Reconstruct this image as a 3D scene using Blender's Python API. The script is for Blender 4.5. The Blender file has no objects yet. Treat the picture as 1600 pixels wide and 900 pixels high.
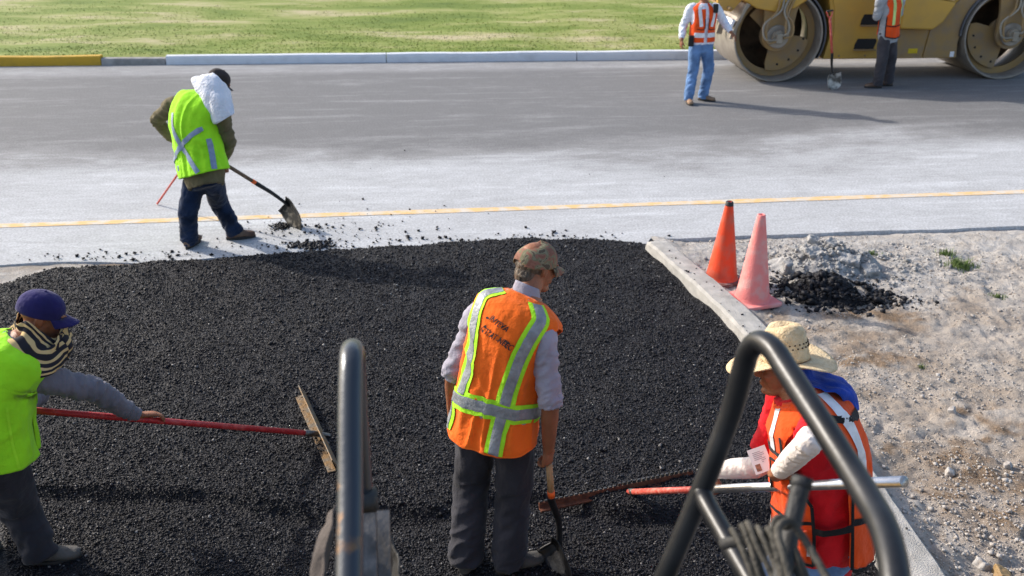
import bpy, bmesh, math, random
import numpy as np
from mathutils import Vector, Matrix

# ---------------------------------------------------------------- camera, light
SC = bpy.context.scene
COL = SC.collection
CH, CT, CF = 3.3, math.radians(22.7), 1555.0
CC, CS = math.cos(CT), math.sin(CT)
cam_d = bpy.data.cameras.new("camera"); cam = bpy.data.objects.new("camera", cam_d); COL.objects.link(cam)
cam.location = (0, 0, CH); cam.rotation_euler = (math.pi/2 - CT, 0, 0)
cam_d.sensor_width = 36; cam_d.lens = 36*CF/1600; cam_d.clip_end = 2000; cam_d.clip_start = .05
cam_d.dof.use_dof = True; cam_d.dof.focus_distance = 4.7; cam_d.dof.aperture_fstop = 4.0
SC.camera = cam
SUN_EL, SUN_AZ = math.radians(31), math.radians(28)     # shadows run to the right and towards the camera
w = bpy.data.worlds.new("World"); SC.world = w; w.use_nodes = True
bg = w.node_tree.nodes["Background"]; sky = w.node_tree.nodes.new("ShaderNodeTexSky")
sky.sky_type = 'NISHITA'; sky.sun_disc = False; sky.sun_elevation = SUN_EL
to_sun = Vector((-math.cos(SUN_AZ)*math.cos(SUN_EL), math.sin(SUN_AZ)*math.cos(SUN_EL), math.sin(SUN_EL)))
sky.sun_rotation = math.atan2(to_sun.x, to_sun.y)
sky.dust_density = 2.5; sky.air_density = 1.0
w.node_tree.links.new(sky.outputs[0], bg.inputs[0]); bg.inputs[1].default_value = .15
sd = bpy.data.lights.new("sun", 'SUN'); sd.energy = 2.9; sd.angle = math.radians(1.0); sd.color = (1, .93, .83)
so = bpy.data.objects.new("sun", sd); COL.objects.link(so); so.rotation_euler = to_sun.to_track_quat('Z', 'Y').to_euler()
SC.view_settings.view_transform = 'Standard'; SC.view_settings.look = 'None'
SC.view_settings.exposure = .68; SC.view_settings.gamma = 1
SC.render.engine = 'CYCLES'

random.seed(7); RNG = np.random.default_rng(7)

def ray(u, v):
    a = (v-450)/CF
    return Vector(((u-800)/CF, CC-CS*a, -CS-CC*a))
def at(u, v, Y):                       # the point of the place seen at (u,v) that lies Y metres ahead
    d = ray(u, v); return Vector((0, 0, CH)) + d*(Y/d.y)
def gr(u, v, z=0.):
    d = ray(u, v); return Vector((0, 0, CH)) + d*((z-CH)/d.z)
def pd(u, v, dep):
    return Vector((0, 0, CH)) + ray(u, v)*dep

# ---------------------------------------------------------------- numpy noise
def _h(ix, iy, iz, seed):
    h = (ix.astype(np.int64)*374761393 + iy.astype(np.int64)*668265263 + iz.astype(np.int64)*2147483647 + seed*974711) & 0xffffffff
    h = ((h ^ (h >> 13))*1274126177) & 0xffffffff
    h = ((h ^ (h >> 16))*2246822519) & 0xffffffff
    return ((h ^ (h >> 15)) & 0xffffff)/float(0xffffff)*2-1
def vn(P, seed=0):
    P = np.asarray(P, float); i = np.floor(P).astype(np.int64); f = P-i; f = f*f*f*(f*(f*6-15)+10)
    r = 0
    for dx in (0, 1):
        wx = f[:, 0] if dx else 1-f[:, 0]
        for dy in (0, 1):
            wy = f[:, 1] if dy else 1-f[:, 1]
            for dz in (0, 1):
                wz = f[:, 2] if dz else 1-f[:, 2]
                r = r+wx*wy*wz*_h(i[:, 0]+dx, i[:, 1]+dy, i[:, 2]+dz, seed)
    return r
def fbm(P, oct=4, seed=0, gain=.5):
    P = np.asarray(P, float); r = 0; a = 1
    for o in range(oct):
        r = r+a*vn(P*(2**o), seed+o*17); a *= gain
    return r
def fbm2(X, Y, s, oct=4, seed=0, gain=.5, sy=None):
    return fbm(np.stack([X*s, Y*(sy or s), X*0+seed*3.7], -1), oct, seed, gain)

# ---------------------------------------------------------------- materials
MATS = {}
def new_mat(name):
    m = bpy.data.materials.new(name); m.use_nodes = True; MATS[name] = m
    return m, m.node_tree.nodes, m.node_tree.links, m.node_tree.nodes["Principled BSDF"]
def mat(name, col, rough=.8, metal=0., var=.15, vs=6., bump=0., bs=60., spec=.4, col2=None, thr=None, sheen=0, stretch=None, bdist=.01):
    """procedural material: colour varied by noise (or a second colour where noise passes thr) and a fine bump"""
    if name in MATS: return MATS[name]
    m, N, L, P = new_mat(name)
    P.inputs["Roughness"].default_value = rough; P.inputs["Metallic"].default_value = metal
    P.inputs["Specular IOR Level"].default_value = spec
    if sheen: P.inputs["Sheen Weight"].default_value = sheen
    tc = N.new("ShaderNodeTexCoord"); src = tc.outputs["Object"]
    if stretch:
        mp = N.new("ShaderNodeMapping"); mp.inputs["Scale"].default_value = stretch; L.new(src, mp.inputs[0]); src = mp.outputs[0]
    n = N.new("ShaderNodeTexNoise"); n.inputs["Scale"].default_value = vs; n.inputs["Detail"].default_value = 5
    L.new(src, n.inputs["Vector"])
    r = N.new("ShaderNodeValToRGB"); c = Vector(col)
    c2 = Vector(col2) if col2 else c*(1+var)
    c1 = c if col2 else c*(1-var)
    r.color_ramp.elements[0].color = (*c1, 1); r.color_ramp.elements[1].color = (*[min(1, q) for q in c2], 1)
    a, b = thr if thr else (.35, .65)
    r.color_ramp.elements[0].position = a; r.color_ramp.elements[1].position = b
    L.new(n.outputs["Fac"], r.inputs[0]); L.new(r.outputs[0], P.inputs["Base Color"])
    if bump:
        nb = N.new("ShaderNodeTexNoise"); nb.inputs["Scale"].default_value = bs; nb.inputs["Detail"].default_value = 4
        L.new(src, nb.inputs["Vector"])
        bp = N.new("ShaderNodeBump"); bp.inputs["Strength"].default_value = bump; bp.inputs["Distance"].default_value = bdist
        L.new(nb.outputs["Fac"], bp.inputs["Height"]); L.new(bp.outputs[0], P.inputs["Normal"])
    return m
def cloth(name, col, var=.12, rough=.9, vs=5., bump=.5, bs=40, sheen=.1, **k):
    return mat(name, col, rough, 0, var, vs, bump, bs*.55, .2, sheen=sheen, bdist=.022, **k)

M_orange = cloth("orange_vest_cloth", (.95, .16, .015), var=.10, vs=3)
M_redorange = cloth("red_orange_vest_cloth", (.80, .085, .012), var=.12)
M_lime = cloth("lime_vest_cloth", (.36, .83, .02), var=.08)
M_limetrim = cloth("lime_trim", (.42, .88, .03), var=.08)
M_silver = mat("silver_reflective_tape", (.25, .27, .29), .5, .2, .18, 25, .4, 60, .5)
M_bluesilver = mat("blue_grey_tape", (.24, .30, .42), .5, .2, .15, 25, .2, 60, .5)
M_white_tape = mat("white_reflective_tape", (.72, .73, .76), .5, .1, .12, 25, .2, 60)
M_blacktrim = cloth("black_binding", (.012, .012, .014))
M_lilac = cloth("lilac_shirt_cloth", (.33, .315, .375), var=.10, bump=.7, bs=30)
M_grey_shirt = cloth("grey_shirt_cloth", (.165, .16, .19), var=.12, bump=.7, bs=30)
M_ltgrey = cloth("light_grey_shirt_cloth", (.33, .35, .38), var=.12, bump=.7)
M_white_shirt = cloth("white_shirt_cloth", (.72, .76, .86), var=.08, bump=.6)
M_olive = cloth("olive_jacket_cloth", (.15, .125, .065), var=.2, bump=.7, bs=25)
M_charcoal = cloth("charcoal_trouser_cloth", (.030, .030, .038), var=.22, bump=.6, bs=22)
M_dkgrey = cloth("dark_grey_trouser_cloth", (.055, .052, .06), var=.2, bump=.6)
M_jeans = cloth("blue_jeans", (.12, .22, .42), var=.3, vs=7, bump=.6)
M_dkjeans = cloth("dark_blue_jeans", (.007, .017, .045), var=.5, vs=7, bump=.6)
M_red = cloth("red_shirt_cloth", (.62, .010, .018), var=.15, bump=.5)
M_cream = cloth("cream_sleeve_cloth", (.76, .69, .64), var=.05, bump=.8, bs=35)
M_towel = cloth("white_towel", (.78, .80, .86), var=.04, bump=.8, bs=90)
M_bluecloth = cloth("blue_neck_cloth", (.012, .06, .42), var=.3, bump=.6)
M_navy = cloth("navy_cap_cloth", (.022, .018, .10), var=.25, bump=.5)
M_dkcap = cloth("dark_brown_cap_cloth", (.05, .04, .04), var=.4, bump=.5)
M_skin = mat("brown_skin", (.27, .105, .05), .52, 0, .18, 9, .35, 90, .45)
M_skin.node_tree.nodes["Principled BSDF"].inputs["Subsurface Weight"].default_value = .06
M_hair = mat("greying_brown_hair", (.06, .045, .032), .6, 0, .3, 60, 1, 130, .4, col2=(.15, .115, .085), thr=(.4, .65), stretch=(1, 1, .18))
M_boot = mat("dusty_grey_boot", (.05, .048, .044), .8, 0, .3, 9, .5, 60, .3, col2=(.13, .12, .11), thr=(.4, .7))
M_brownboot = mat("brown_boot", (.085, .045, .03), .75, 0, .3, 9, .5, 60, col2=(.20, .14, .10), thr=(.4, .75))
M_tanboot = mat("tan_boot", (.30, .19, .12), .8, 0, .2, 9, .5, 60)
M_sole = mat("rubber_sole", (.03, .03, .03), .8)
M_steel = mat("dark_painted_tube", (.045, .050, .058), .30, .55, .25, 7, .06, 60, .6, col2=(.085, .09, .10), thr=(.45, .6), stretch=(6, 6, 6))
M_blacktube = mat("black_painted_tube", (.010, .011, .013), .36, .2, .2, 7, .05, 60, .45, col2=(.020, .021, .024), thr=(.45, .6))
M_wornsteel = mat("worn_steel", (.16, .15, .14), .45, .8, .35, 18, .3, 60)
M_alu = mat("bare_aluminium", (.72, .72, .72), .28, .9, .08, 30, .1, 150)
M_redpaint = mat("red_painted_wood", (.42, .02, .025), .45, 0, .2, 20, .2, 60, col2=(.55, .09, .08), thr=(.5, .75))
M_fadedred = mat("faded_red_handle", (.52, .07, .05), .5, 0, .2, 30, .2, 60, col2=(.62, .22, .17), thr=(.45, .7))
M_wood = mat("ash_wood", (.45, .27, .13), .6, 0, .15, 20, .3, 60, stretch=(8, 8, 1))
M_dkwood = mat("weathered_handle_wood", (.13, .09, .06), .65, 0, .25, 20, .3, 60)
M_orangeband = mat("orange_sleeve_paint", (.85, .13, .02), .5)
M_blacksteel = mat("black_steel", (.022, .022, .024), .42, .4, .3, 20, .2, 50)
M_blade = mat("scraped_shovel_blade", (.03, .03, .03), .4, .6, .3, 14, .3, 50, .5, col2=(.35, .32, .28), thr=(.48, .75))
M_rust = mat("rusty_rake_iron", (.10, .035, .02), .75, .3, .3, 25, .6, 70, .4, col2=(.20, .07, .035), thr=(.4, .7))
M_rubber = mat("black_rubber", (.03, .03, .03), .6, 0, .3, 20, .4, 60)
M_hose = mat("dusty_grey_hose", (.040, .037, .030), .7, 0, .3, 25, .6, 90, .4, col2=(.080, .072, .058), thr=(.4, .65))
M_canvas = cloth("dirty_brown_canvas", (.075, .062, .055), var=.3, bump=.7)
M_cone_o = mat("orange_cone_plastic", (.74, .070, .018), .5, 0, .12, 8, .25, 30, .4, col2=(.50, .13, .08), thr=(.48, .72))
M_cone_p = mat("faded_pink_cone_plastic", (.85, .26, .24), .75, 0, .1, 9, .5, 80, .3, col2=(.78, .36, .33), thr=(.48, .62))
M_cone_base = mat("dusty_cone_base", (.16, .07, .06), .85, 0, .3, 12, .4, 60, col2=(.35, .30, .28), thr=(.45, .65))
M_yellow = mat("machine_yellow_paint", (.56, .32, .05), .5, 0, .12, 3, .1, 30, .45, col2=(.45, .27, .065), thr=(.4, .75))
M_tan = mat("dusty_machine_tan", (.33, .21, .085), .7, 0, .2, 5, .3, 40, .3, col2=(.26, .19, .12), thr=(.4, .7))
M_drum = mat("scuffed_drum_steel", (.34, .31, .27), .5, .35, .15, 6, .2, 30, .4, col2=(.25, .22, .19), thr=(.35, .7))
M_inner = mat("dark_brown_drum_interior", (.10, .062, .035), .85, 0, .4, 5, .3, 30)
M_black = mat("black_parts_and_recess_shade", (.012, .012, .013), .7)
M_greyhose = mat("grey_hydraulic_hose", (.30, .26, .20), .6)
M_label = mat("white_card", (.80, .80, .82), .6, var=.02)
M_ink = mat("black_ink", (.03, .02, .02), .8)
M_straw = mat("straw", (.62, .46, .27), .75, 0, .15, 40, .9, 110, .3, col2=(.72, .57, .36), thr=(.4, .6))
M_concrete = mat("speckled_concrete", (.34, .33, .31), .9, 0, .1, 9, .8, 120, .25, col2=(.47, .455, .43), thr=(.35, .65))
M_bead = mat("eye_dark", (.02, .012, .01), .2, var=0)
M_eyew = mat("eye_white", (.6, .55, .5), .3, var=0)

# striped scarf
def stripes_mat():
    m, N, L, P = new_mat("striped_scarf_cloth")
    tc = N.new("ShaderNodeTexCoord"); wv = N.new("ShaderNodeTexWave"); wv.inputs["Scale"].default_value = 3.6
    wv.inputs["Distortion"].default_value = 3.5; wv.inputs["Detail"].default_value = 1
    mp = N.new("ShaderNodeMapping"); mp.inputs["Rotation"].default_value = (0, 0, .6); L.new(tc.outputs["UV"], mp.inputs[0])
    L.new(mp.outputs[0], wv.inputs[0])
    r = N.new("ShaderNodeValToRGB"); r.color_ramp.interpolation = 'CONSTANT'
    r.color_ramp.elements[0].color = (.012, .011, .018, 1); r.color_ramp.elements[1].color = (.62, .44, .20, 1); r.color_ramp.elements[1].position = .66
    e = r.color_ramp.elements.new(.52); e.color = (.07, .045, .03, 1)
    L.new(wv.outputs[0], r.inputs[0]); L.new(r.outputs[0], P.inputs["Base Color"]); P.inputs["Roughness"].default_value = .9
    return m
M_scarf = stripes_mat()
def camo_mat():
    m, N, L, P = new_mat("camouflage_cap_cloth")
    tc = N.new("ShaderNodeTexCoord")
    r = N.new("ShaderNodeValToRGB"); r.color_ramp.interpolation = 'CONSTANT'
    n = N.new("ShaderNodeTexNoise"); n.inputs["Scale"].default_value = 25; n.inputs["Detail"].default_value = 1.5; n.inputs["Distortion"].default_value = .8
    L.new(tc.outputs["Object"], n.inputs[0]); L.new(n.outputs["Fac"], r.inputs[0])
    E = r.color_ramp.elements; E[0].color = (.20, .085, .055, 1); E[1].position = .50; E[1].color = (.15, .14, .075, 1)
    for p, c in ((.57, (.20, .18, .115)), (.63, (.075, .06, .04)), (.42, (.24, .11, .075))):
        e = E.new(p); e.color = (*c, 1)
    L.new(r.outputs[0], P.inputs["Base Color"]); P.inputs["Roughness"].default_value = .9
    return m
M_camo = camo_mat()

# ---------------------------------------------------------------- object helpers
def obj(name, verts, faces, m, parent=None, smooth=True, uvs=None):
    me = bpy.data.meshes.new(name)
    me.from_pydata([tuple(v) for v in verts], [], [tuple(f) for f in faces]); me.update()
    if m: me.materials.append(m)
    if smooth: me.polygons.foreach_set("use_smooth", [True]*len(me.polygons))
    if uvs is not None:
        uv = me.uv_layers.new(name="UVMap"); li = np.zeros(len(me.loops), int); me.loops.foreach_get("vertex_index", li)
        uv.data.foreach_set("uv", np.asarray(uvs, float)[li].ravel())
    o = bpy.data.objects.new(name, me); COL.objects.link(o)
    if parent:
        o.parent = parent; o.matrix_parent_inverse = parent.matrix_world.inverted()
    return o
def tag(o, label=None, cat=None, group=None, kind=None):
    if label: o['label'] = label
    if cat: o['category'] = cat
    if group: o['group'] = group
    if kind: o['kind'] = kind
    return o
def empty(name, loc, label, cat, group=None):
    o = bpy.data.objects.new(name, None); COL.objects.link(o); o.location = loc
    o.empty_display_size = .1; bpy.context.view_layer.update()
    return tag(o, label, cat, group)
class MB:
    def __init__(s): s.v = []; s.f = []
    def add(s, vf):
        b = len(s.v); s.v += [Vector(q) for q in vf[0]]; s.f += [[i+b for i in f] for f in vf[1]]; return s
    def xf(s, M): s.v = [M @ q for q in s.v]; return s
    def build(s, name, m, parent=None, smooth=True, bevel=0, seg=2, autos=None):
        o = obj(name, s.v, s.f, m, parent, smooth)
        if bevel:
            md = o.modifiers.new("bevel", 'BEVEL'); md.width = bevel; md.segments = seg; md.limit_method = 'ANGLE'; md.angle_limit = math.radians(35)
            md.harden_normals = False
        return o

def catmull(P, n=6):
    P = [Vector(p) for p in P]
    if len(P) < 3: return [P[0].lerp(P[-1], i/n) for i in range(n+1)], [i/n for i in range(n+1)]
    Q = [P[0]*2-P[1]]+P+[P[-1]*2-P[-2]]; out = []; par = []
    for i in range(1, len(Q)-2):
        for k in range(n):
            t = k/n; a, b, c, d = Q[i-1], Q[i], Q[i+1], Q[i+2]
            out.append(.5*((2*b)+(c-a)*t+(2*a-5*b+4*c-d)*t*t+(-a+3*b-3*c+d)*t**3)); par.append(i-1+t)
    out.append(P[-1]); par.append(len(P)-1.)
    return out, par
def lerpl(L, t):
    i = min(int(t), len(L)-2) if len(L) > 1 else 0
    f = t-i; a = L[i]; b = L[min(i+1, len(L)-1)]
    if isinstance(a, (tuple, list)): return tuple(x*(1-f)+y*f for x, y in zip(a, b))
    return a*(1-f)+b*f
def tube(path, rad, side=None, n=16, sub=6, smooth=True, caps=True, round_caps=False):
    """closed loft along a path; rad = number or (a,b) per path point, a along `side`"""
    if smooth and len(path) > 2: pts, par = catmull(path, sub)
    else:
        pts = [Vector(p) for p in path]; par = list(range(len(pts)))
    if isinstance(rad, list): rad = [q if isinstance(q, tuple) else (q, q) for q in rad]
    R = [lerpl(rad, t) if isinstance(rad, list) else rad for t in par]
    V = []; F = []; prev = None
    for i, p in enumerate(pts):
        T = (pts[min(i+1, len(pts)-1)]-pts[max(i-1, 0)]).normalized()
        if prev is None:
            s = Vector(side) if side is not None else (Vector((0, 0, 1)).cross(T) if abs(T.z) < .9 else Vector((1, 0, 0)))
        else: s = prev
        s = (s-T*s.dot(T)).normalized(); prev = s; b = T.cross(s)
        ra, rb = R[i] if isinstance(R[i], tuple) else (R[i], R[i])
        for k in range(n):
            a = 2*math.pi*k/n; V.append(p+s*(ra*math.cos(a))+b*(rb*math.sin(a)))
    m = len(pts)
    for i in range(m-1):
        for k in range(n):
            k2 = (k+1) % n; F.append([i*n+k, i*n+k2, (i+1)*n+k2, (i+1)*n+k])
    if caps:
        F.append(list(range(n))[::-1]); F.append([(m-1)*n+k for k in range(n)])
    return V, F
def ellip(c, r, M=None, nu=20, nv=12):
    c = Vector(c); r = Vector(r) if not isinstance(r, (int, float)) else Vector((r, r, r)); V = []; F = []
    for j in range(1, nv):
        ph = math.pi*j/nv
        for i in range(nu):
            a = 2*math.pi*i/nu; q = Vector((r.x*math.sin(ph)*math.cos(a), r.y*math.sin(ph)*math.sin(a), r.z*math.cos(ph)))
            V.append(c+(M @ q if M else q))
    for j in range(nv-2):
        for i in range(nu):
            i2 = (i+1) % nu; F.append([j*nu+i, (j+1)*nu+i, (j+1)*nu+i2, j*nu+i2])
    q = Vector((0, 0, r.z)); V.append(c+(M @ q if M else q)); V.append(c-(M @ q if M else q)); t = len(V)-2
    for i in range(nu):
        F.append([t, i, (i+1) % nu]); F.append([t+1, (nv-2)*nu+(i+1) % nu, (nv-2)*nu+i])
    return V, F
def box(c, s, M=None):
    c = Vector(c); V = [Vector((x*s[0]/2, y*s[1]/2, z*s[2]/2)) for x in (-1, 1) for y in (-1, 1) for z in (-1, 1)]
    V = [c+(M @ q if M else q) for q in V]
    return V, [[0, 1, 3, 2], [4, 6, 7, 5], [0, 4, 5, 1], [2, 3, 7, 6], [0, 2, 6, 4], [1, 5, 7, 3]]
def prism(poly, y0, y1):            # polygon in x,z extruded along y
    n = len(poly); V = [Vector((x, y0, z)) for x, z in poly]+[Vector((x, y1, z)) for x, z in poly]
    F = [list(range(n)), [n+i for i in range(n)][::-1]]+[[i, i+n, (i+1) % n+n, (i+1) % n] for i in range(n)]
    return V, F
def lathe(prof, n=32, axis='Z'):
    V = []; F = []
    for r, z in prof:
        for k in range(n):
            a = 2*math.pi*k/n
            V.append(Vector((r*math.cos(a), r*math.sin(a), z)) if axis == 'Z' else Vector((r*math.cos(a), z, r*math.sin(a))))
    for i in range(len(prof)-1):
        for k in range(n):
            k2 = (k+1) % n; F.append([i*n+k, i*n+k2, (i+1)*n+k2, (i+1)*n+k])
    return V, F

def fused(name, prims, m, parent=None, voxel=.008, smooth=3, folds=None, disp=None):
    """all primitives grown together into ONE continuous surface (voxel union), then displaced by cloth folds"""
    mb = MB()
    for p in prims: mb.add(p)
    me = bpy.data.meshes.new("tmp"); me.from_pydata([tuple(q) for q in mb.v], [], mb.f)
    bm = bmesh.new(); bm.from_mesh(me)
    bmesh.ops.recalc_face_normals(bm, faces=bm.faces[:]); bm.to_mesh(me); bm.free()
    o = bpy.data.objects.new("tmp", me); COL.objects.link(o)
    r = o.modifiers.new("r", 'REMESH'); r.mode = 'VOXEL'; r.voxel_size = voxel; r.use_smooth_shade = True
    if smooth:
        s = o.modifiers.new("s", 'SMOOTH'); s.factor = .5; s.iterations = smooth
    dg = bpy.context.evaluated_depsgraph_get(); dg.update()
    res = bpy.data.meshes.new_from_object(o.evaluated_get(dg)); bpy.data.objects.remove(o); bpy.data.meshes.remove(me)
    res.name = name; n = len(res.vertices)
    if n and (folds or disp):
        co = np.zeros(n*3); res.vertices.foreach_get("co", co); co = co.reshape(-1, 3)
        no = np.zeros(n*3); res.vertex_normals.foreach_get("vector", no); no = no.reshape(-1, 3)
        d = fold_field(co, folds) if folds else 0
        if disp: d = d+disp(co)
        co = co+no*np.asarray(d)[:, None]; res.vertices.foreach_set("co", co.ravel()); res.update()
    res.materials.clear(); res.materials.append(m)
    res.polygons.foreach_set("use_smooth", [True]*len(res.polygons))
    ob = bpy.data.objects.new(name, res); COL.objects.link(ob)
    if parent: ob.parent = parent; ob.matrix_parent_inverse = parent.matrix_world.inverted()
    return ob
def fold_field(co, bones):
    """bones: (p0, p1, amp_start, amp_mid, amp_end, A, B): A = frequency round the limb, B = along it"""
    n = len(co); best = np.full(n, 1e9); out = np.zeros(n); sdx = 0
    for bi, (p0, p1, a0, am, a1, A, B) in enumerate(bones):
        p0 = np.array(p0); p1 = np.array(p1); d = p1-p0; L = np.linalg.norm(d); d = d/L
        q = co-p0; t = q@d; tc = np.clip(t, 0, L); per = q-np.outer(tc, d); dist = np.linalg.norm(per, axis=1)
        s = np.cross(d, [.3, .9, .1]); s /= np.linalg.norm(s); b = np.cross(d, s)
        x = q@s; y = q@b
        P = np.stack([x*A, y*A, t*B+bi*9.1+.5*x*B], -1)
        nn = fbm(P, 2, 5+bi, .45); ridge = 1-np.abs(nn)*1.9
        u = np.clip(t/L, 0, 1)
        am_ = am+(a0-am)*np.clip(1-u*2.4, 0, 1)**1.3+(a1-am)*np.clip(1-(1-u)*2.4, 0, 1)**1.3
        val = am_*(ridge-.35)
        use = dist < best; out[use] = val[use]; best[use] = dist[use]
    return out

# ---------------------------------------------------------------- trunk surface
class Trunk:
    """a torso surface: S(phi, t, off); phi 0 = back, +90 = the person's right, 180 = front; t 0 hip .. 1 neck"""
    def __init__(s, spine, rights, table, n=2.4, amp=.004, seed=1, sc=1.):
        s.pts, par = catmull(spine, 10); s.N = len(s.pts)-1; s.par = par; s.rights = rights; s.table = table; s.n = n; s.amp = amp; s.seed = seed; s.sc = sc
        s.ln = [0]
        for i in range(s.N): s.ln.append(s.ln[-1]+(s.pts[i+1]-s.pts[i]).length)
    def frame(s, t):
        t = max(-.35, min(1.05, t)); x = t*s.ln[-1]
        i = 0
        while i < s.N-1 and s.ln[i+1] < x: i += 1
        f = (x-s.ln[i])/(s.ln[i+1]-s.ln[i]); p = s.pts[i].lerp(s.pts[i+1], 0)+(s.pts[i+1]-s.pts[i])*f
        ia, ib = max(0, i-1), min(s.N, i+2)
        T = (s.pts[ib]-s.pts[ia]).normalized()
        tt = max(0, min(1, t)); R = s.rights[0].lerp(s.rights[1], tt)
        R = (R-T*R.dot(T)).normalized(); Fw = T.cross(R)
        return p, R, Fw, T
    def ab(s, t):
        tb = s.table
        if t <= tb[0][0]: return tb[0][1], tb[0][2]
        for i in range(len(tb)-1):
            if t <= tb[i+1][0]:
                f = (t-tb[i][0])/(tb[i+1][0]-tb[i][0]); 
                return tb[i][1]*(1-f)+tb[i+1][1]*f, tb[i][2]*(1-f)+tb[i+1][2]*f
        return tb[-1][1], tb[-1][2]
    def wr(s, phi, t):
        if not s.amp: return 0
        P = np.array([[math.sin(phi)*3.2, math.cos(phi)*3.2, t*2.2+s.seed*5.3], [math.sin(phi)*1.6, math.cos(phi)*1.6, t*6+s.seed*2.1+math.sin(phi)*2]])
        q = vn(P, s.seed)
        return s.amp*((1-abs(q[0])*2.2)*(1.5-t)+.8*(1-abs(q[1])*2.2))
    def S(s, ph, t, off=0.):
        phi = math.radians(ph); p, R, Fw, T = s.frame(t); a, b = s.ab(t); a *= s.sc; b *= s.sc
        sn, cs = math.sin(phi), math.cos(phi)
        r = ((abs(sn)/a)**s.n+(abs(cs)/b)**s.n)**(-1/s.n)
        return p+(R*sn-Fw*cs)*(r+off+s.wr(phi, t))
    def jac(s, ph, t):
        e = .01; p = s.S(ph, t); return p, (s.S(ph+1, t)-s.S(ph-1, t))/2, (s.S(ph, t+e)-s.S(ph, t-e))/(2*e)
    def vf(s, t0, t1, off=0, nt=16, nph=40, w=0):
        V = []; F = []; amp = s.amp; s.amp = w
        for j in range(nt+1):
            t = t0+(t1-t0)*j/nt
            for i in range(nph): V.append(s.S(360*i/nph, t, off))
        s.amp = amp
        for j in range(nt):
            for i in range(nph): F.append([j*nph+i, j*nph+(i+1) % nph, (j+1)*nph+(i+1) % nph, (j+1)*nph+i])
        F.append(list(range(nph))[::-1]); F.append([nt*nph+i for i in range(nph)])
        return V, F
    def step(s, ph, t, dx, dy, tang):
        """move dx across and dy along the tangent direction (dph,dt) on the surface"""
        p, Jp, Jt = s.jac(ph, t); T = (Jp*tang[0]+Jt*tang[1]).normalized(); Nn = Jt.cross(Jp).normalized(); B = T.cross(Nn)
        D = B*dx+T*dy
        a, b, c = Jp.dot(Jp), Jp.dot(Jt), Jt.dot(Jt); e, f = Jp.dot(D), Jt.dot(D); det = a*c-b*b
        return ph+(c*e-b*f)/det, t+(a*f-b*e)/det
    def ribbon(s, name, path, width, m, parent, off=.004, n=28, k=4):
        V = []; F = []; pts, _ = catmull([Vector((p[0], p[1]*100, 0)) for p in path], max(4, n//(len(path)-1)))
        m_ = len(pts)
        for i, q in enumerate(pts):
            a = pts[max(0, i-1)]; b = pts[min(m_-1, i+1)]; tg = (b.x-a.x, (b.y-a.y)/100)
            for j in range(k+1):
                ph, t = s.step(q.x, q.y/100, width*(j/k-.5), 0, tg); 
                V.append(s.S(ph, t, off*(1 if 0 < j < k else .85)))
        for i in range(m_-1):
            for j in range(k): F.append([i*(k+1)+j, i*(k+1)+j+1, (i+1)*(k+1)+j+1, (i+1)*(k+1)+j])
        o = obj(name, V, F, m, parent)
        return o
    def panel(s, name, m, parent, ph0, ph1, tb, tt, holes=(), nph=90, nt=60, off=0., thick=.003):
        """cloth shell; holes = (ph, t, rph, rt) ellipses cut with a clean edge"""
        idx = {}; V = []; F = []
        def inside(ph, t):
            for (hp, ht, rp, rt) in holes:
                for dp in (0, 360, -360):
                    if ((ph+dp-hp)/rp)**2+((t-ht)/rt)**2 < 1: return hp-dp, ht, rp, rt
            return None
        P = [[None]*(nt+1) for _ in range(nph+1)]
        for i in range(nph+1):
            ph = ph0+(ph1-ph0)*i/nph; a, b = tb(ph), tt(ph)
            for j in range(nt+1): P[i][j] = (ph, a+(b-a)*j/nt)
        for i in range(nph):
            for j in range(nt):
                c = [(i, j), (i+1, j), (i+1, j+1), (i, j+1)]
                if all(inside(*P[x][y]) for x, y in c): continue
                f = []
                for x, y in c:
                    if (x, y) not in idx:
                        ph, t = P[x][y]; h = inside(ph, t)
                        if h:
                            a = math.atan2((t-h[1])/h[3], (ph-h[0])/h[2]); ph = h[0]+h[2]*math.cos(a); t = h[1]+h[3]*math.sin(a)
                        idx[(x, y)] = len(V); V.append(s.S(ph, t, off))
                    f.append(idx[(x, y)])
                F.append(f)
        o = obj(name, V, F, m, parent)
        if thick:
            md = o.modifiers.new("thick", 'SOLIDIFY'); md.thickness = thick; md.offset = -1
        return o
    def text(s, name, body, ph, t, h, m, parent, dirn=(1, 0), off=.009, shear=0., bold=0, xs=1.):
        cu = bpy.data.curves.new("t", 'FONT'); cu.body = body; cu.size = 1; cu.align_x = 'CENTER'; cu.align_y = 'CENTER'; cu.resolution_u = 3; cu.shear = shear
        cu.offset = bold
        to = bpy.data.objects.new("t", cu); COL.objects.link(to); dg = bpy.context.evaluated_depsgraph_get(); dg.update()
        me = bpy.data.meshes.new_from_object(to.evaluated_get(dg)); bpy.data.objects.remove(to)
        V = []
        for v in me.vertices:
            p2, t2 = s.step(ph, t, v.co.y*h, v.co.x*h*xs, dirn); V.append(s.S(p2, t2, off))
        F = [list(p.vertices) for p in me.polygons]
        return obj(name, V, F, m, parent, smooth=False)

BODY_TB = [(-.35, .12, .09), (-.12, .150, .105), (.0, .168, .118), (.2, .148, .108), (.5, .158, .115), (.75, .178, .120), (.87, .170, .112), (.95, .115, .085), (1.0, .072, .072), (1.05, .062, .065)]
def table_off(d, dz=None): return [(t, a+d, b+d) for t, a, b in BODY_TB]
VEST_TB = [(-.4, .225, .175), (-.1, .215, .165), (.2, .205, .155), (.5, .205, .158), (.72, .228, .165), (.84, .229, .155), (.90, .212, .138), (.95, .165, .112), (1.0, .092, .092)]

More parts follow.
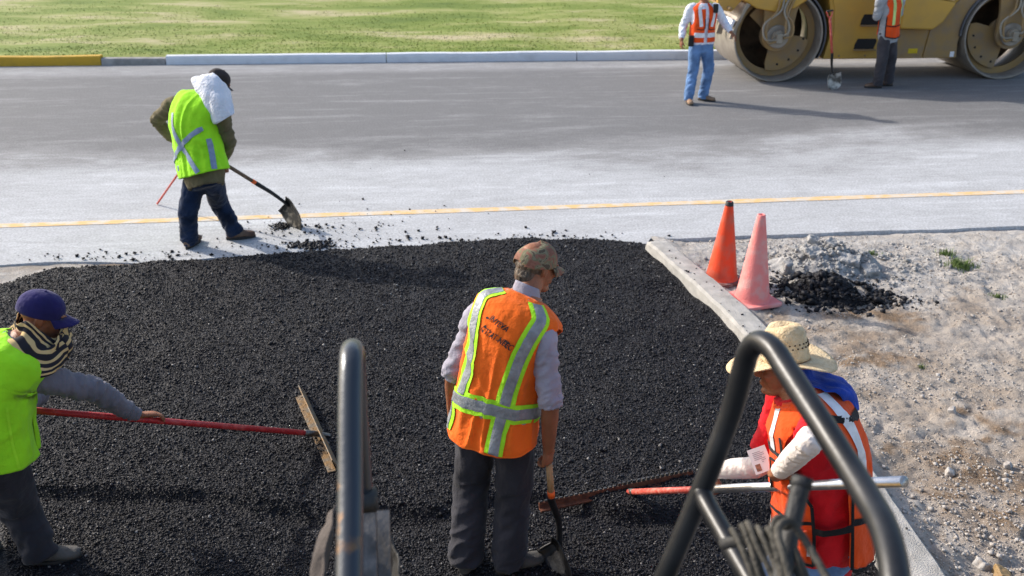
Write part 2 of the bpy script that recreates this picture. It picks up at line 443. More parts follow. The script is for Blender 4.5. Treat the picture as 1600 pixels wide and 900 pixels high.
# ---------------------------------------------------------------- hands, head, boots
def hand(wrist, d, n, side, curl=(.35, .5, .4), thumb=.6, spread=.04, sc=1.):
    """wrist point, finger direction d, palm normal n (out of the palm), side +1 right hand / -1 left; curl radians per joint"""
    d = Vector(d).normalized(); n = Vector(n); n = (n-d*n.dot(d)).normalized(); k = d.cross(n)*side   # k points to the thumb side
    P = []
    w = Vector(wrist)
    P.append(tube([w-d*.03, w+d*.01, w+d*.05, w+d*.092], [(.026*sc, .019*sc), (.030*sc, .018*sc), (.041*sc, .017*sc), (.040*sc, .014*sc)], side=k, n=14, sub=4))
    for i, (ln, ofs, r) in enumerate(((.074, .030, .0088), (.083, .010, .0092), (.077, -.011, .0088), (.060, -.030, .0078))):
        b = w+d*.070*sc+k*ofs*sc*.9; p = [b, w+d*.090*sc+k*ofs*sc]; ang = -.0; dirv = d+k*(ofs*spread*20); dirv.normalize()
        for j, f in enumerate((.46, .30, .24)):
            ang += curl[j]*(1+.06*i); dd = dirv*math.cos(ang)+n*math.sin(ang); p.append(p[-1]+dd*ln*f*sc)
        P.append(tube(p, [r*1.1*sc, r*1.1*sc, r*sc, r*.95*sc, r*.72*sc], n=9, sub=3))
    tb = w+d*.022*sc+k*.022*sc; td = (d*.75+k*.75+n*.25).normalized(); td2 = (d*.9+k*(.5-thumb)+n*(thumb)).normalized()
    P.append(tube([tb-td*.01, tb+td*.035*sc, tb+td*.035*sc+td2*.032*sc, tb+td*.035*sc+td2*.032*sc+(td2+n*thumb*.4-k*thumb*.3).normalized()*.026*sc],
                  [.015*sc, .0125*sc, .011*sc, .0085*sc], n=9, sub=3))
    return P
V3_ = Vector
def project(p):
    q = p-V3_((0, 0, CH)); dep = q.y*CC-q.z*CS; return 800+CF*q.x/dep, 450+CF*(-q.y*CS-q.z*CC)/dep
def surf_at(tr, u, v, p0=-180, p1=180):
    best = None
    for ph in range(p0, p1, 3):
        for k in range(0, 50):
            t = -.1+k*.022; p = tr.S(ph, t); a, b = project(p); d = (a-u)**2+(b-v)**2
            _, Jp, Jt = tr.jac(ph, t); 
            if Jp.cross(Jt).dot(Vector((0, 0, CH))-p) < 0: continue
            if best is None or d < best[0]: best = (d, ph, t)
    return best[1], best[2]
def gripping(point, shaft, n, side, rad=.018):
    """frame of a hand whose fingers close round a shaft at `point`; n = from palm to shaft"""
    k = Vector(shaft).normalized(); n = Vector(n); n = (n-k*n.dot(k)).normalized(); d = n.cross(k)*side if True else 0
    # k = d x n * side  -> d = n x k * side
    wr = Vector(point)-n*(rad+.014)-d*.075
    return wr, d, n
GRIP = (1.15, 1.25, .9)
def headM(c, fwd, up=(0, 0, 1)):
    f = Vector(fwd).normalized(); u = Vector(up); u = (u-f*u.dot(f)).normalized(); r = f.cross(u)
    M = Matrix((r, f, u)).transposed().to_4x4(); M.translation = Vector(c); return M
def head(c, fwd, up=(0, 0, 1)):
    M = headM(c, fwd, up); P = []
    def A(vf): P.append(([M @ Vector(q) for q in vf[0]], vf[1]))
    A(ellip((0, -.012, .03), (.076, .096, .088)))
    A(ellip((0, .030, -.018), (.064, .068, .092)))
    A(tube([(0, .02, -.085), (0, .055, -.098), (0, .080, -.100)], [(.052, .03), (.040, .022), (.022, .016)], side=(1, 0, 0)))      # jaw
    A(ellip((0, .080, -.098), (.022, .018, .016)))                                                                               # chin
    A(tube([(0, .088, .028), (0, .104, .002), (0, .118, -.024), (0, .106, -.034)], [(.008, .010), (.010, .012), (.015, .012), (.013, .008)], side=(1, 0, 0), n=10))
    for s in (-1, 1):
        A(ellip((s*.013, .106, -.030), (.009, .011, .008)))
        A(ellip((s*.043, .070, -.020), (.022, .022, .018)))                                                                      # cheekbone
        A(ellip((s*.030, .088, .026), (.026, .012, .009)))                                                                       # brow
        A(ellip((s*.079, -.004, -.006), (.007, .019, .032)))
        A(tube([(s*.076, -.012, -.030), (s*.086, -.020, -.004), (s*.086, -.014, .022), (s*.080, .006, .028)], [.005, .006, .006, .004], n=8))
    A(ellip((0, .094, -.057), (.023, .011, .006))); A(ellip((0, .092, -.068), (.020, .011, .007)))
    return P, M
def eyes(M, parent):
    for s in (-1, 1):
        mb = MB().add(ellip(M @ Vector((s*.031, .084, .008)), (.0115, .0115, .0115), nu=12, nv=8)); e = mb.build("eye", M_eyew, parent)
        mb = MB().add(ellip(M @ Vector((s*.031, .0935, .008)), (.0045, .0045, .0045), nu=10, nv=6)); mb.build("iris", M_bead, e)
def boot(name, ankle, toe, m, parent, ground=0., pitch=0., voxel=.008):
    a = Vector(ankle); f = Vector(toe); f.z = 0; f.normalize(); r = f.cross(Vector((0, 0, 1))); base = Vector((a.x, a.y, ground))
    z = Vector((0, 0, 1))
    def L(x, y, h): return base+f*x+r*y+z*h
    P = [tube([L(-.075, 0, .045), L(-.05, 0, .05), L(0, 0, .058), L(.07, 0, .052), L(.13, .004, .044), L(.175, .004, .040), L(.195, .003, .036)],
              [(.026, .026), (.038, .036), (.042, .048), (.043, .040), (.050, .032), (.044, .028), (.024, .018)], side=r, n=18, sub=4),
         tube([L(-.012, 0, .03), L(-.010, 0, .10), a+z*.05], [(.044, .055), (.044, .050), (.052, .056)], side=r, n=16, sub=3)]
    b = fused(name, P, m, parent, voxel, 2, disp=lambda co: .0015*fbm(co*40, 2, 3))
    out = []
    for k in range(24):
        an = 2*math.pi*k/24; x = .06+.142*math.cos(an); wv = .046 if x > .05 else .041
        out.append((x, wv*math.sin(an)*(1+.15*math.cos(an))))
    V = [L(x, y, .004) for x, y in out]+[L(x, y, .028) for x, y in out]; n = 24
    obj("sole", V, [list(range(n))[::-1], [n+i for i in range(n)]]+[[i, (i+1) % n, (i+1) % n+n, i+n] for i in range(n)], M_sole, b, False)
    return b

def worker(label, J, rights, sleeve_mat, trousers_mat, boot_mat, headf, headup=(0, 0, 1), hands=None, voxel=.008, arm_r=.045, shirt_t0=-.12, sleeve_to=(1., 1.), fold=1., group=None, neck_col=True, toes=None, leg_r=(.105, .078, .068), skin_under=None, seed=1, eye=True, grounds=(0, 0), lower_sleeve=None, shirt_off=.022):
    """J: joints. returns (person object, trunk, joints)"""
    sp = [J['pelvis'], J['waist'], J['chest'], J['neck']]
    tr = Trunk(sp, rights, BODY_TB, amp=0)
    P = [tr.vf(-.12, 1.03)]
    hp, HM = head(J['head'], headf, headup); P += hp
    P.append(tube([J['neck']-(J['head']-J['neck'])*.25, J['neck'].lerp(J['head'], .35), J['head']+HM.to_3x3() @ Vector((0, -.01, -.03))], [.066, .057, .056], n=16))
    for s in 'LR':
        sh, el, wr = J[s+'sh'], J[s+'el'], J[s+'wr']; hd = hands[s]
        P.append(ellip(sh, (.055, .055, .055)))
        P.append(tube([sh, sh.lerp(el, .5), el], [.052, .047, .040], n=14)); P.append(ellip(el, .041))
        P.append(tube([el, el.lerp(wr, .3), wr, wr+(hd[1] if hd else (wr-el).normalized())*.01], [.041, .043, .029, (.027, .021)], side=hd and hd[1].cross(hd[2]), n=14))
        if hd: P += hand(wr, hd[1], hd[2], 1 if s == 'R' else -1, *hd[3:])
        hpj, kn, an = J[s+'hp'], J[s+'kn'], J[s+'an']
        P.append(tube([hpj, hpj.lerp(kn, .4), kn, kn.lerp(an, .35), an, an-Vector((0, 0, .04))], [.085, .078, .058, .056, .042, .04], n=14))
    body = fused("person", P, M_skin, None, min(voxel, .007), 2); tag(body, label, "person", group)
    # shirt
    st = Trunk(sp, rights, table_off(shirt_off), amp=0)
    P = [st.vf(shirt_t0, .985)]; bones = []
    zc = (J['pelvis'], J['waist'], J['chest'], J['neck'])
    for i in range(3): bones.append((zc[i], zc[i+1], .006*fold, .006*fold, .005*fold, 11, 9))
    for s, frac in zip('LR', sleeve_to):
        sh, el, wr = J[s+'sh'], J[s+'el'], J[s+'wr']; ar = arm_r
        P.append(ellip(sh, (ar+.032,)*3))
        pts = [tr.frame(.84)[0].lerp(sh, .5), sh, sh.lerp(el, .5)]; rr = [.075, ar+.030, ar+.022]
        if frac <= .5: pts.append(sh.lerp(el, frac*2)); rr.append(ar+.022)
        else:
            pts.append(el); rr.append(ar+.018)
            f2 = (frac-.5)*2
            if f2 > .05: pts += [el.lerp(wr, .5*f2), el.lerp(wr, f2*.96)]; rr += [ar+.012, ar-.005 if f2 > .9 else ar+.012]
        P.append(tube(pts, rr, n=18, sub=5))
        bones.append((sh, el, .004*fold, .006*fold, .010*fold, 9, 20))
        if frac > .5: bones.append((el, wr, .009*fold, .006*fold, .007*fold, 9, 24))
    shirt = fused("shirt", P, sleeve_mat, body, voxel, 2, bones)
    # trousers
    tt = Trunk(sp, rights, table_off(.014), amp=0)
    P = [tt.vf(-.22, .14)]; bones = [(J['pelvis'], J['waist'], .004*fold, .004*fold, .004*fold, 9, 9)]
    for s in 'LR':
        hpj, kn, an = J[s+'hp'], J[s+'kn'], J[s+'an']; up = (hpj-kn).normalized()
        P.append(tube([hpj+up*.05, hpj.lerp(kn, .35), kn, kn.lerp(an, .5), an+(an-kn).normalized()*.045], [leg_r[0]*1.02, leg_r[0], leg_r[1]+.004, leg_r[1], leg_r[2]+.004], n=22, sub=6))
        bones += [(hpj, kn, .007*fold, .006*fold, .008*fold, 8, 7), (kn, an, .008*fold, .006*fold, .012*fold, 8, 13)]
    trou = fused("trousers", P, trousers_mat, body, voxel, 2, bones)
    for i, s in enumerate('LR'):
        boot("boot", J[s+'an'], (toes or {}).get(s, rights[0].cross(Vector((0, 0, -1)))), boot_mat, body, grounds[i], voxel=voxel)
    return body, tr, st, HM, shirt

def cap(HM, m, parent, brim_len=.075, size=1., button=True, open_back=False, brim_m=None, tilt=0, zo=.024):
    V = []; F = []; nu, nv = 36, 14
    def base(a): return (.0865*size*math.sin(a), (.104*size)*math.cos(a)-.012)
    for j in range(nv+1):
        h = j/nv
        for i in range(nu):
            a = 2*math.pi*i/nu; x, y = base(a); k = (1-h**2.7)**.5 if h < 1 else .0
            k = max(k, .02); seam = 1-.006*(abs(math.cos(3*a)) > .985)
            V.append(HM @ Vector((x*k*seam, (y+.012)*k*seam-.012, zo+.105*h*size+tilt*y)))
    for j in range(nv):
        for i in range(nu):
            if open_back and j < 4 and abs(i-nu/2) < (4.2 - j*.8): continue
            F.append([j*nu+i, j*nu+(i+1) % nu, (j+1)*nu+(i+1) % nu, (j+1)*nu+i])
    F.append([nv*nu+i for i in range(nu)])
    c = obj("cap", V, F, m, parent); md = c.modifiers.new("t", 'SOLIDIFY'); md.thickness = .004; md.offset = 1
    V = []; F = []; n = 16
    for j in range(6):
        for i in range(n+1):
            a = math.radians(-62+124*i/n); x, y = base(a); e = brim_len*j/5*(math.cos(a*1.25)**.6 if abs(a) < 1.2 else 0.2)
            px = x*(1+.03*j/5); py = y+e; V.append(HM @ Vector((px, py, zo+.003+tilt*y-.028*(x/.08)**2*(j/5)-.012*j/5)))
    for j in range(5):
        for i in range(n): F.append([j*(n+1)+i, j*(n+1)+i+1, (j+1)*(n+1)+i+1, (j+1)*(n+1)+i])
    b = obj("brim", V, F, brim_m or m, c); md = b.modifiers.new("t", 'SOLIDIFY'); md.thickness = .004
    if button: MB().add(ellip(HM @ Vector((0, -.012, zo+.104*size-.012*tilt)), (.008, .008, .004))).build("button", m, c)
    return c
def sheet(name, rows, m, parent, nu=24, nv=24, bulge=None, amp=.006, fr=18, thick=.003, uv=True, seed=3):
    """cloth through a grid of control points (rows of points), smooth both ways"""
    R = []
    for r in rows: R.append(catmull(r, max(2, nu//(len(r)-1)))[0])
    cols = list(zip(*R)); C2 = [catmull(list(c), max(2, nv//(len(rows)-1)))[0] for c in cols]
    V = []; UV = []; n = len(C2); mm = len(C2[0])
    for i in range(n):
        for j in range(mm): V.append(C2[i][j].copy()); UV.append((i/(n-1), j/(mm-1)))
    F = [[i*mm+j, (i+1)*mm+j, (i+1)*mm+j+1, i*mm+j+1] for i in range(n-1) for j in range(mm-1)]
    co = np.array([tuple(v) for v in V]); d = amp*(1-np.abs(fbm(co*fr, 2, seed))*2)
    o = obj(name, V, F, m, parent, uvs=UV)
    me = o.data; no = np.zeros(len(V)*3); me.vertex_normals.foreach_get("vector", no); co = co+no.reshape(-1, 3)*d[:, None]
    me.vertices.foreach_set("co", co.ravel()); me.update()
    if thick:
        md = o.modifiers.new("t", 'SOLIDIFY'); md.thickness = thick
    return o
# ================================================================ SETTING
def smooth01(x): x = np.clip(x, 0, 1); return x*x*(3-2*x)
def set_col(o, name, vals):
    a = o.data.color_attributes.new(name, 'FLOAT_COLOR', 'POINT'); c = np.ones((len(vals), 4)); c[:, 0] = c[:, 1] = c[:, 2] = vals; a.data.foreach_set("color", c.ravel())
def grid(name, xs, ys, zf, m, vals=None):
    X, Y = np.meshgrid(xs, ys, indexing='xy'); x = X.ravel(); y = Y.ravel(); z = zf(x, y)
    nx, ny = len(xs), len(ys); i = (np.arange(ny-1)[:, None]*nx+np.arange(nx-1)).ravel()
    F = np.stack([i, i+1, i+nx+1, i+nx], -1)
    me = bpy.data.meshes.new(name); me.vertices.add(len(x)); me.vertices.foreach_set("co", np.stack([x, y, z], -1).ravel())
    me.loops.add(F.size); me.loops.foreach_set("vertex_index", F.ravel()); me.polygons.add(len(F))
    me.polygons.foreach_set("loop_start", np.arange(len(F))*4); me.polygons.foreach_set("loop_total", np.full(len(F), 4))
    me.polygons.foreach_set("use_smooth", np.ones(len(F), bool)); me.update(); me.validate(); me.materials.append(m)
    o = bpy.data.objects.new(name, me); COL.objects.link(o); return o
def line_y(x, p, q): return p[1]+(q[1]-p[1])*(x-p[0])/(q[0]-p[0])

# --- materials of the ground
def dirt_mat():
    m, N, L, P = new_mat("dusty_dirt"); P.inputs["Roughness"].default_value = .95; P.inputs["Specular IOR Level"].default_value = .15
    tc = N.new("ShaderNodeTexCoord")
    def noise(s, d=6, dist=0, rough=.55):
        n = N.new("ShaderNodeTexNoise"); n.inputs["Scale"].default_value = s; n.inputs["Detail"].default_value = d; n.inputs["Distortion"].default_value = dist
        n.inputs["Roughness"].default_value = rough; L.new(tc.outputs["Object"], n.inputs[0]); return n.outputs["Fac"]
    def ramp(src, a, b, ca, cb):
        r = N.new("ShaderNodeValToRGB"); r.color_ramp.elements[0].position = a; r.color_ramp.elements[1].position = b
        r.color_ramp.elements[0].color = (*ca, 1); r.color_ramp.elements[1].color = (*cb, 1); L.new(src, r.inputs[0]); return r.outputs[0]
    def mix(f, a, b):
        x = N.new("ShaderNodeMix"); x.data_type = 'RGBA'; L.new(f, x.inputs[0]); L.new(a, x.inputs[6]); L.new(b, x.inputs[7]); return x.outputs[2]
    base = ramp(noise(2.2, 8), .35, .62, (.33, .27, .215), (.46, .41, .36))
    dust = ramp(noise(7, 9, .4, .65), .3, .7, (.385, .345, .305), (.56, .54, .515))
    at_ = N.new("ShaderNodeAttribute"); at_.attribute_name = "dust"
    brown = ramp(noise(14, 8, .3, .7), .3, .7, (.17, .115, .075), (.33, .245, .17))
    ab = N.new("ShaderNodeAttribute"); ab.attribute_name = "brown"
    c = mix(at_.outputs["Fac"], base, dust); c = mix(ab.outputs["Fac"], c, brown)
    sp = ramp(noise(95, 3, 0, .7), .56, .66, (1, 1, 1), (.62, .60, .58))
    mu = N.new("ShaderNodeMix"); mu.data_type = 'RGBA'; mu.blend_type = 'MULTIPLY'; mu.inputs[0].default_value = .8; L.new(c, mu.inputs[6]); L.new(sp, mu.inputs[7])
    L.new(mu.outputs[2], P.inputs["Base Color"])
    b = N.new("ShaderNodeBump"); b.inputs["Strength"].default_value = .8; b.inputs["Distance"].default_value = .035; L.new(noise(24, 12, .2, .75), b.inputs["Height"]); L.new(b.outputs[0], P.inputs["Normal"])
    return m
M_dirt = dirt_mat()

RD = math.atan2(1.16, 10.89)            # heading of the road
def road_mat():
    m, N, L, P = new_mat("dusty_road_asphalt"); P.inputs["Roughness"].default_value = .85; P.inputs["Specular IOR Level"].default_value = .25
    tc = N.new("ShaderNodeTexCoord"); mp = N.new("ShaderNodeMapping"); mp.vector_type = 'POINT'
    mp.inputs["Rotation"].default_value = (0, 0, -math.radians(4.6)); L.new(tc.outputs["Object"], mp.inputs[0])
    sx = N.new("ShaderNodeSeparateXYZ"); L.new(mp.outputs[0], sx.inputs[0])
    def noise(sc, d=6, dist=0, rough=.55):
        q = N.new("ShaderNodeMapping"); q.inputs["Scale"].default_value = sc; L.new(mp.outputs[0], q.inputs[0])
        n = N.new("ShaderNodeTexNoise"); n.inputs["Scale"].default_value = 1; n.inputs["Detail"].default_value = d; n.inputs["Distortion"].default_value = dist; n.inputs["Roughness"].default_value = rough
        L.new(q.outputs[0], n.inputs[0]); return n.outputs["Fac"]
    def M(op, a, b, cl=False):
        x = N.new("ShaderNodeMath"); x.operation = op; x.use_clamp = cl
        for i, v in enumerate((a, b)):
            if isinstance(v, (int, float)): x.inputs[i].default_value = v
            else: L.new(v, x.inputs[i])
        return x.outputs[0]
    def fall(e0, e1, src):
        r = N.new("ShaderNodeMapRange"); r.interpolation_type = 'SMOOTHSTEP'; L.new(src, r.inputs[0]); r.inputs[1].default_value = e0; r.inputs[2].default_value = e1; return r.outputs[0]
    wob = M('ADD', M('MULTIPLY', M('SUBTRACT', noise((.22, .5, 1), 4), .5), 4.2), M('MULTIPLY', M('SUBTRACT', noise((1.1, 2.2, 1), 6, .5, .65), .5), 1.6))
    y = M('ADD', sx.outputs[1], wob)
    # dust: strong band on the near lane, streaks further out
    near = fall(13.6, 11.2, y)
    st = fall(.50, .74, noise((.35, 3.2, 1), 7, .3, .6))
    fine = noise((5, 16, 5), 8, 0, .7)
    d = M('ADD', M('MULTIPLY', near, .72), M('MULTIPLY', st, .26))
    d = M('ADD', d, M('MULTIPLY', M('SUBTRACT', noise((1.6, 3.0, 1), 9, .6, .72), .5), .55))
    d = M('ADD', d, M('MULTIPLY', M('SUBTRACT', fine, .5), .55))
    edge = fall(17.7, 18.3, sx.outputs[1])
    d = M('ADD', d, M('MULTIPLY', edge, .38))
    # pale tyre streaks of the far lane
    lines = None
    for yy, wd, a in ((15.55, .05, .34), (16.0, .07, .22), (14.2, .05, .18), (17.3, .06, .25)):
        k = M('ABSOLUTE', M('SUBTRACT', M('ADD', sx.outputs[1], M('MULTIPLY', M('SUBTRACT', noise((.3, 0, 0), 3), .5), .9)), yy), 0)
        k = M('MULTIPLY', M('SUBTRACT', 1.0, fall(0, wd, k)), a); lines = k if lines is None else M('ADD', lines, k)
    d = M('ADD', d, M('MULTIPLY', lines, fall(.42, .62, noise((.9, 8, 1), 4))), True)
    r = N.new("ShaderNodeValToRGB"); L.new(d, r.inputs[0]); E = r.color_ramp.elements
    E[0].color = (.185, .184, .186, 1); E[1].color = (.60, .615, .635, 1)
    e = E.new(.35); e.color = (.285, .284, .286, 1)
    agg = N.new("ShaderNodeTexNoise"); agg.inputs["Scale"].default_value = 45; agg.inputs["Detail"].default_value = 3; L.new(tc.outputs["Object"], agg.inputs[0])
    r2 = N.new("ShaderNodeValToRGB"); r2.color_ramp.elements[0].position = .35; r2.color_ramp.elements[1].position = .65; r2.color_ramp.elements[0].color = (.74, .74, .74, 1); r2.color_ramp.elements[1].color = (1.08, 1.08, 1.08, 1); L.new(agg.outputs["Fac"], r2.inputs[0])
    mu = N.new("ShaderNodeMix"); mu.data_type = 'RGBA'; mu.blend_type = 'MULTIPLY'; mu.inputs[0].default_value = 1; L.new(r.outputs[0], mu.inputs[6]); L.new(r2.outputs[0], mu.inputs[7])
    L.new(mu.outputs[2], P.inputs["Base Color"])
    b = N.new("ShaderNodeBump"); b.inputs["Strength"].default_value = .35; b.inputs["Distance"].default_value = .01; L.new(agg.outputs["Fac"], b.inputs["Height"]); L.new(b.outputs[0], P.inputs["Normal"])
    return m
M_road = road_mat()
M_line = mat("worn_yellow_road_paint", (.72, .48, .22), .85, 0, .1, 7, .2, 40, .3, col2=(.62, .57, .50), thr=(.42, .64))
def grass_mat(name, blade=False):
    m, N, L, P = new_mat(name); P.inputs["Roughness"].default_value = .8; P.inputs["Specular IOR Level"].default_value = .2
    tc = N.new("ShaderNodeTexCoord"); mp = N.new("ShaderNodeMapping"); mp.inputs["Scale"].default_value = (.35, 1, 1); L.new(tc.outputs["Object"], mp.inputs[0])
    def noise(s, d, r=.6):
        n = N.new("ShaderNodeTexNoise"); n.inputs["Scale"].default_value = s; n.inputs["Detail"].default_value = d; n.inputs["Roughness"].default_value = r; L.new(mp.outputs[0], n.inputs[0]); return n.outputs["Fac"]
    r = N.new("ShaderNodeValToRGB"); L.new(noise(.75, 9, .72), r.inputs[0]); E = r.color_ramp.elements
    E[0].position = .34; E[0].color = (.11, .165, .025, 1); E[1].position = .64; E[1].color = (.46, .40, .24, 1)
    e = E.new(.46); e.color = (.18, .235, .042, 1); e = E.new(.55); e.color = (.29, .31, .10, 1)
    L.new(r.outputs[0], P.inputs["Base Color"])
    if blade: P.inputs["Transmission Weight"].default_value = 0
    b = N.new("ShaderNodeBump"); b.inputs["Strength"].default_value = .7; b.inputs["Distance"].default_value = .03; L.new(noise(14, 6), b.inputs["Height"]); L.new(b.outputs[0], P.inputs["Normal"])
    return m
M_lawn = grass_mat("patchy_lawn"); M_blades = grass_mat("grass_blades", True)

def asphalt_mat(name, lo, hi):
    m, N, L, P = new_mat(name); P.inputs["Roughness"].default_value = .42; P.inputs["Specular IOR Level"].default_value = .22
    a = N.new("ShaderNodeAttribute"); a.attribute_name = "tone"
    r = N.new("ShaderNodeValToRGB"); E = r.color_ramp.elements; E[0].color = (*lo, 1); E[1].color = (.26, .25, .24, 1); E[1].position = 1
    e = E.new(.955); e.color = (*hi, 1); L.new(a.outputs["Fac"], r.inputs[0]); L.new(r.outputs[0], P.inputs["Base Color"])
    rr = N.new("ShaderNodeMapRange"); L.new(a.outputs["Fac"], rr.inputs[0]); rr.inputs[3].default_value = .75; rr.inputs[4].default_value = .38; L.new(rr.outputs[0], P.inputs["Roughness"])
    return m
M_grit = asphalt_mat("fresh_asphalt_grit", (.006, .006, .008), (.026, .026, .032))
def mat_asphalt_base():
    m, N, L, P = new_mat("fresh_asphalt"); P.inputs["Roughness"].default_value = .6; P.inputs["Specular IOR Level"].default_value = .15
    tc = N.new("ShaderNodeTexCoord"); v = N.new("ShaderNodeTexVoronoi"); v.inputs["Scale"].default_value = 75; L.new(tc.outputs["Object"], v.inputs[0])
    r = N.new("ShaderNodeValToRGB"); r.color_ramp.elements[0].color = (.010, .010, .012, 1); r.color_ramp.elements[1].color = (.030, .030, .035, 1); L.new(v.outputs["Color"], r.inputs[0]); L.new(r.outputs[0], P.inputs["Base Color"])
    b = N.new("ShaderNodeBump"); b.inputs["Strength"].default_value = 1; b.inputs["Distance"].default_value = .012; b.invert = True; L.new(v.outputs["Distance"], b.inputs["Height"]); L.new(b.outputs[0], P.inputs["Normal"])
    return m
M_fresh = mat_asphalt_base()

# --- ground sheet to the horizon
g = obj("ground", [(-300, -300, -.12), (300, -300, -.12), (300, 500, -.12), (-300, 500, -.12)], [[0, 1, 2, 3]], M_dirt, smooth=False); tag(g, kind='structure')
KF0, KF1 = (-9.4, 18.42), (3.29, 19.16)                         # foot of the far kerb
NE0, NE1 = (1.31, 9.12), (5.17, 9.51)                           # near edge of the road, right half
def road_near(x):
    x = np.asarray(x, float); r = 9.12+(x-1.31)*.101
    l = 8.70+(x+1.9)*.11+.08*vn(np.stack([x*1.2, x*0, x*0], -1), 9)
    return np.where(x > 1.31, r, np.where(x < -.6, np.minimum(l, 9.0), 8.98))+.02*vn(np.stack([x*3, x*0, x*0], -1), 4)
xs = np.concatenate([np.linspace(-60, -6.2, 12), np.linspace(-6, 7, 261), np.linspace(7.3, 60, 12)])
V = []; 
for x in xs: V.append((x, float(road_near(np.array([x]))[0]), .0)); 
for x in xs: V.append((x, line_y(x, KF0, KF1), .0))
n = len(xs); F = [[i, i+1, n+i+1, n+i] for i in range(n-1)]
V += [(v[0], v[1]-.015, -.11) for v in V[:n]]; F += [[2*n+i, 2*n+i+1, i+1, i] for i in range(n-1)]
o = obj("main_road", V, F, M_road, smooth=False); tag(o, kind='structure')
YL0, YL1 = (-5.17, 9.51), (5.72, 10.67)
V = []; xs2 = np.linspace(-40, 40, 260)
for x in xs2:
    y = line_y(x, YL0, YL1); wv = .066+.012*float(vn(np.array([[x*2, 0, 0]]), 5)[0]); V += [(x, y-wv, .004), (x, y+wv, .004)]
o = obj("road_line", V, [[2*i, 2*i+2, 2*i+3, 2*i+1] for i in range(len(xs2)-1)], M_line, smooth=False); tag(o, kind='structure')
# far kerb: yellow painted, bare, white painted stretches
kd = Vector((KF1[0]-KF0[0], KF1[1]-KF0[1], 0)).normalized(); kn = Vector((-kd.y, kd.x, 0))
M_ky = mat("yellow_kerb_paint", (.55, .33, .03), .7, 0, .12, 4, .3, 30, .3, col2=(.40, .25, .035), thr=(.45, .75))
M_kw = mat("white_kerb_paint", (.66, .69, .74), .75, 0, .06, 4, .3, 30, .3, col2=(.56, .58, .62), thr=(.5, .75))
M_kb = mat("bare_kerb_concrete", (.30, .29, .28), .9, 0, .2, 6, .4, 40)
def kerb(x0, x1, h, m, rnd=.03):
    prof = [(0, -.05), (.012, h-rnd), (.025, h-.008), (.05, h), (.16, h), (.17, -.05)]; mb = MB(); xsn = np.linspace(x0, x1, max(2, int((x1-x0)/.5)+1)); V = []
    for i, x in enumerate(xsn):
        p = Vector((x, line_y(x, KF0, KF1), 0))
        for d, z in prof: V.append(p+kn*d+Vector((0, 0, z+.004*math.sin(x*3.1)+.003*math.sin(x*9.7))))
    m_ = len(prof); F = [[i*m_+j, (i+1)*m_+j, (i+1)*m_+j+1, i*m_+j+1] for i in range(len(xsn)-1) for j in range(m_-1)]
    F += [list(range(m_))[::-1], [(len(xsn)-1)*m_+j for j in range(m_)]]
    o = obj("kerb", V, F, m, smooth=False); tag(o, kind='structure')
kerb(-40, -7.58, .17, M_ky); kerb(-7.57, -6.42, .12, M_kb); 
kerb(-6.40, -2.36, .16, M_kw, .05); kerb(-2.345, 1.22, .16, M_kw, .05); kerb(1.235, 5, .16, M_kw, .05); kerb(5.015, 40, .16, M_kw, .05)
# lawn
def lawn_z(x, y): return .13+.04*fbm2(x, y, .5, 3, 3)+.01*(y-19)
ys = np.concatenate([np.linspace(0, 3, 31), np.linspace(3.5, 60, 60)])
X, Yd = np.meshgrid(np.linspace(-40, 40, 201), ys); x = X.ravel(); y = np.array([line_y(q, KF0, KF1) for q in x])+.165+Yd.ravel()
z = lawn_z(x, y)*smooth01(Yd.ravel()/.6+.55); nx = 201; ii = (np.arange(len(ys)-1)[:, None]*nx+np.arange(nx-1)).ravel()
lawn = obj("lawn", np.stack([x, y, z], -1), np.stack([ii, ii+1, ii+nx+1, ii+nx], -1), M_lawn); tag(lawn, kind='structure')

def scatter_mesh(name, P, R, m, parent=None, flat=.75, tone=None, seed=1, kind='stuff', jit=.35):
    """one mesh of many small irregular stones at points P with radii R"""
    rng = np.random.default_rng(seed); n = len(P)
    base = np.array([(1, 0, 0), (-1, 0, 0), (0, 1, 0), (0, -1, 0), (0, 0, 1), (0, 0, -1)], float)
    fc = np.array([(0, 2, 4), (2, 1, 4), (1, 3, 4), (3, 0, 4), (2, 0, 5), (1, 2, 5), (3, 1, 5), (0, 3, 5)])
    v = base[None]*(1+rng.uniform(-jit, jit, (n, 6, 1))); v = v+rng.uniform(-.28, .28, (n, 6, 3))
    q = rng.normal(size=(n, 4)); q /= np.linalg.norm(q, axis=1)[:, None]; a, b, c, d = q.T
    Rm = np.stack([1-2*(c*c+d*d), 2*(b*c-a*d), 2*(b*d+a*c), 2*(b*c+a*d), 1-2*(b*b+d*d), 2*(c*d-a*b), 2*(b*d-a*c), 2*(c*d+a*b), 1-2*(b*b+c*c)], -1).reshape(n, 3, 3)
    v = np.einsum('nij,nkj->nki', Rm, v); v[:, :, 2] *= flat
    v = v*np.asarray(R)[:, None, None]+np.asarray(P)[:, None, :]
    F = (fc[None]+(np.arange(n)*6)[:, None, None]).reshape(-1, 3)
    me = bpy.data.meshes.new(name); me.vertices.add(n*6); me.vertices.foreach_set("co", v.ravel())
    me.loops.add(F.size); me.loops.foreach_set("vertex_index", F.ravel()); me.polygons.add(len(F))
    me.polygons.foreach_set("loop_start", np.arange(len(F))*3); me.polygons.foreach_set("loop_total", np.full(len(F), 3)); me.update(); me.materials.append(m)
    o = bpy.data.objects.new(name, me); COL.objects.link(o)
    if parent: o.parent = parent; o.matrix_parent_inverse = parent.matrix_world.inverted()
    t = rng.random(n) if tone is None else tone; set_col(o, "tone", np.repeat(t, 6)); 
    if kind: o['kind'] = kind
    return o

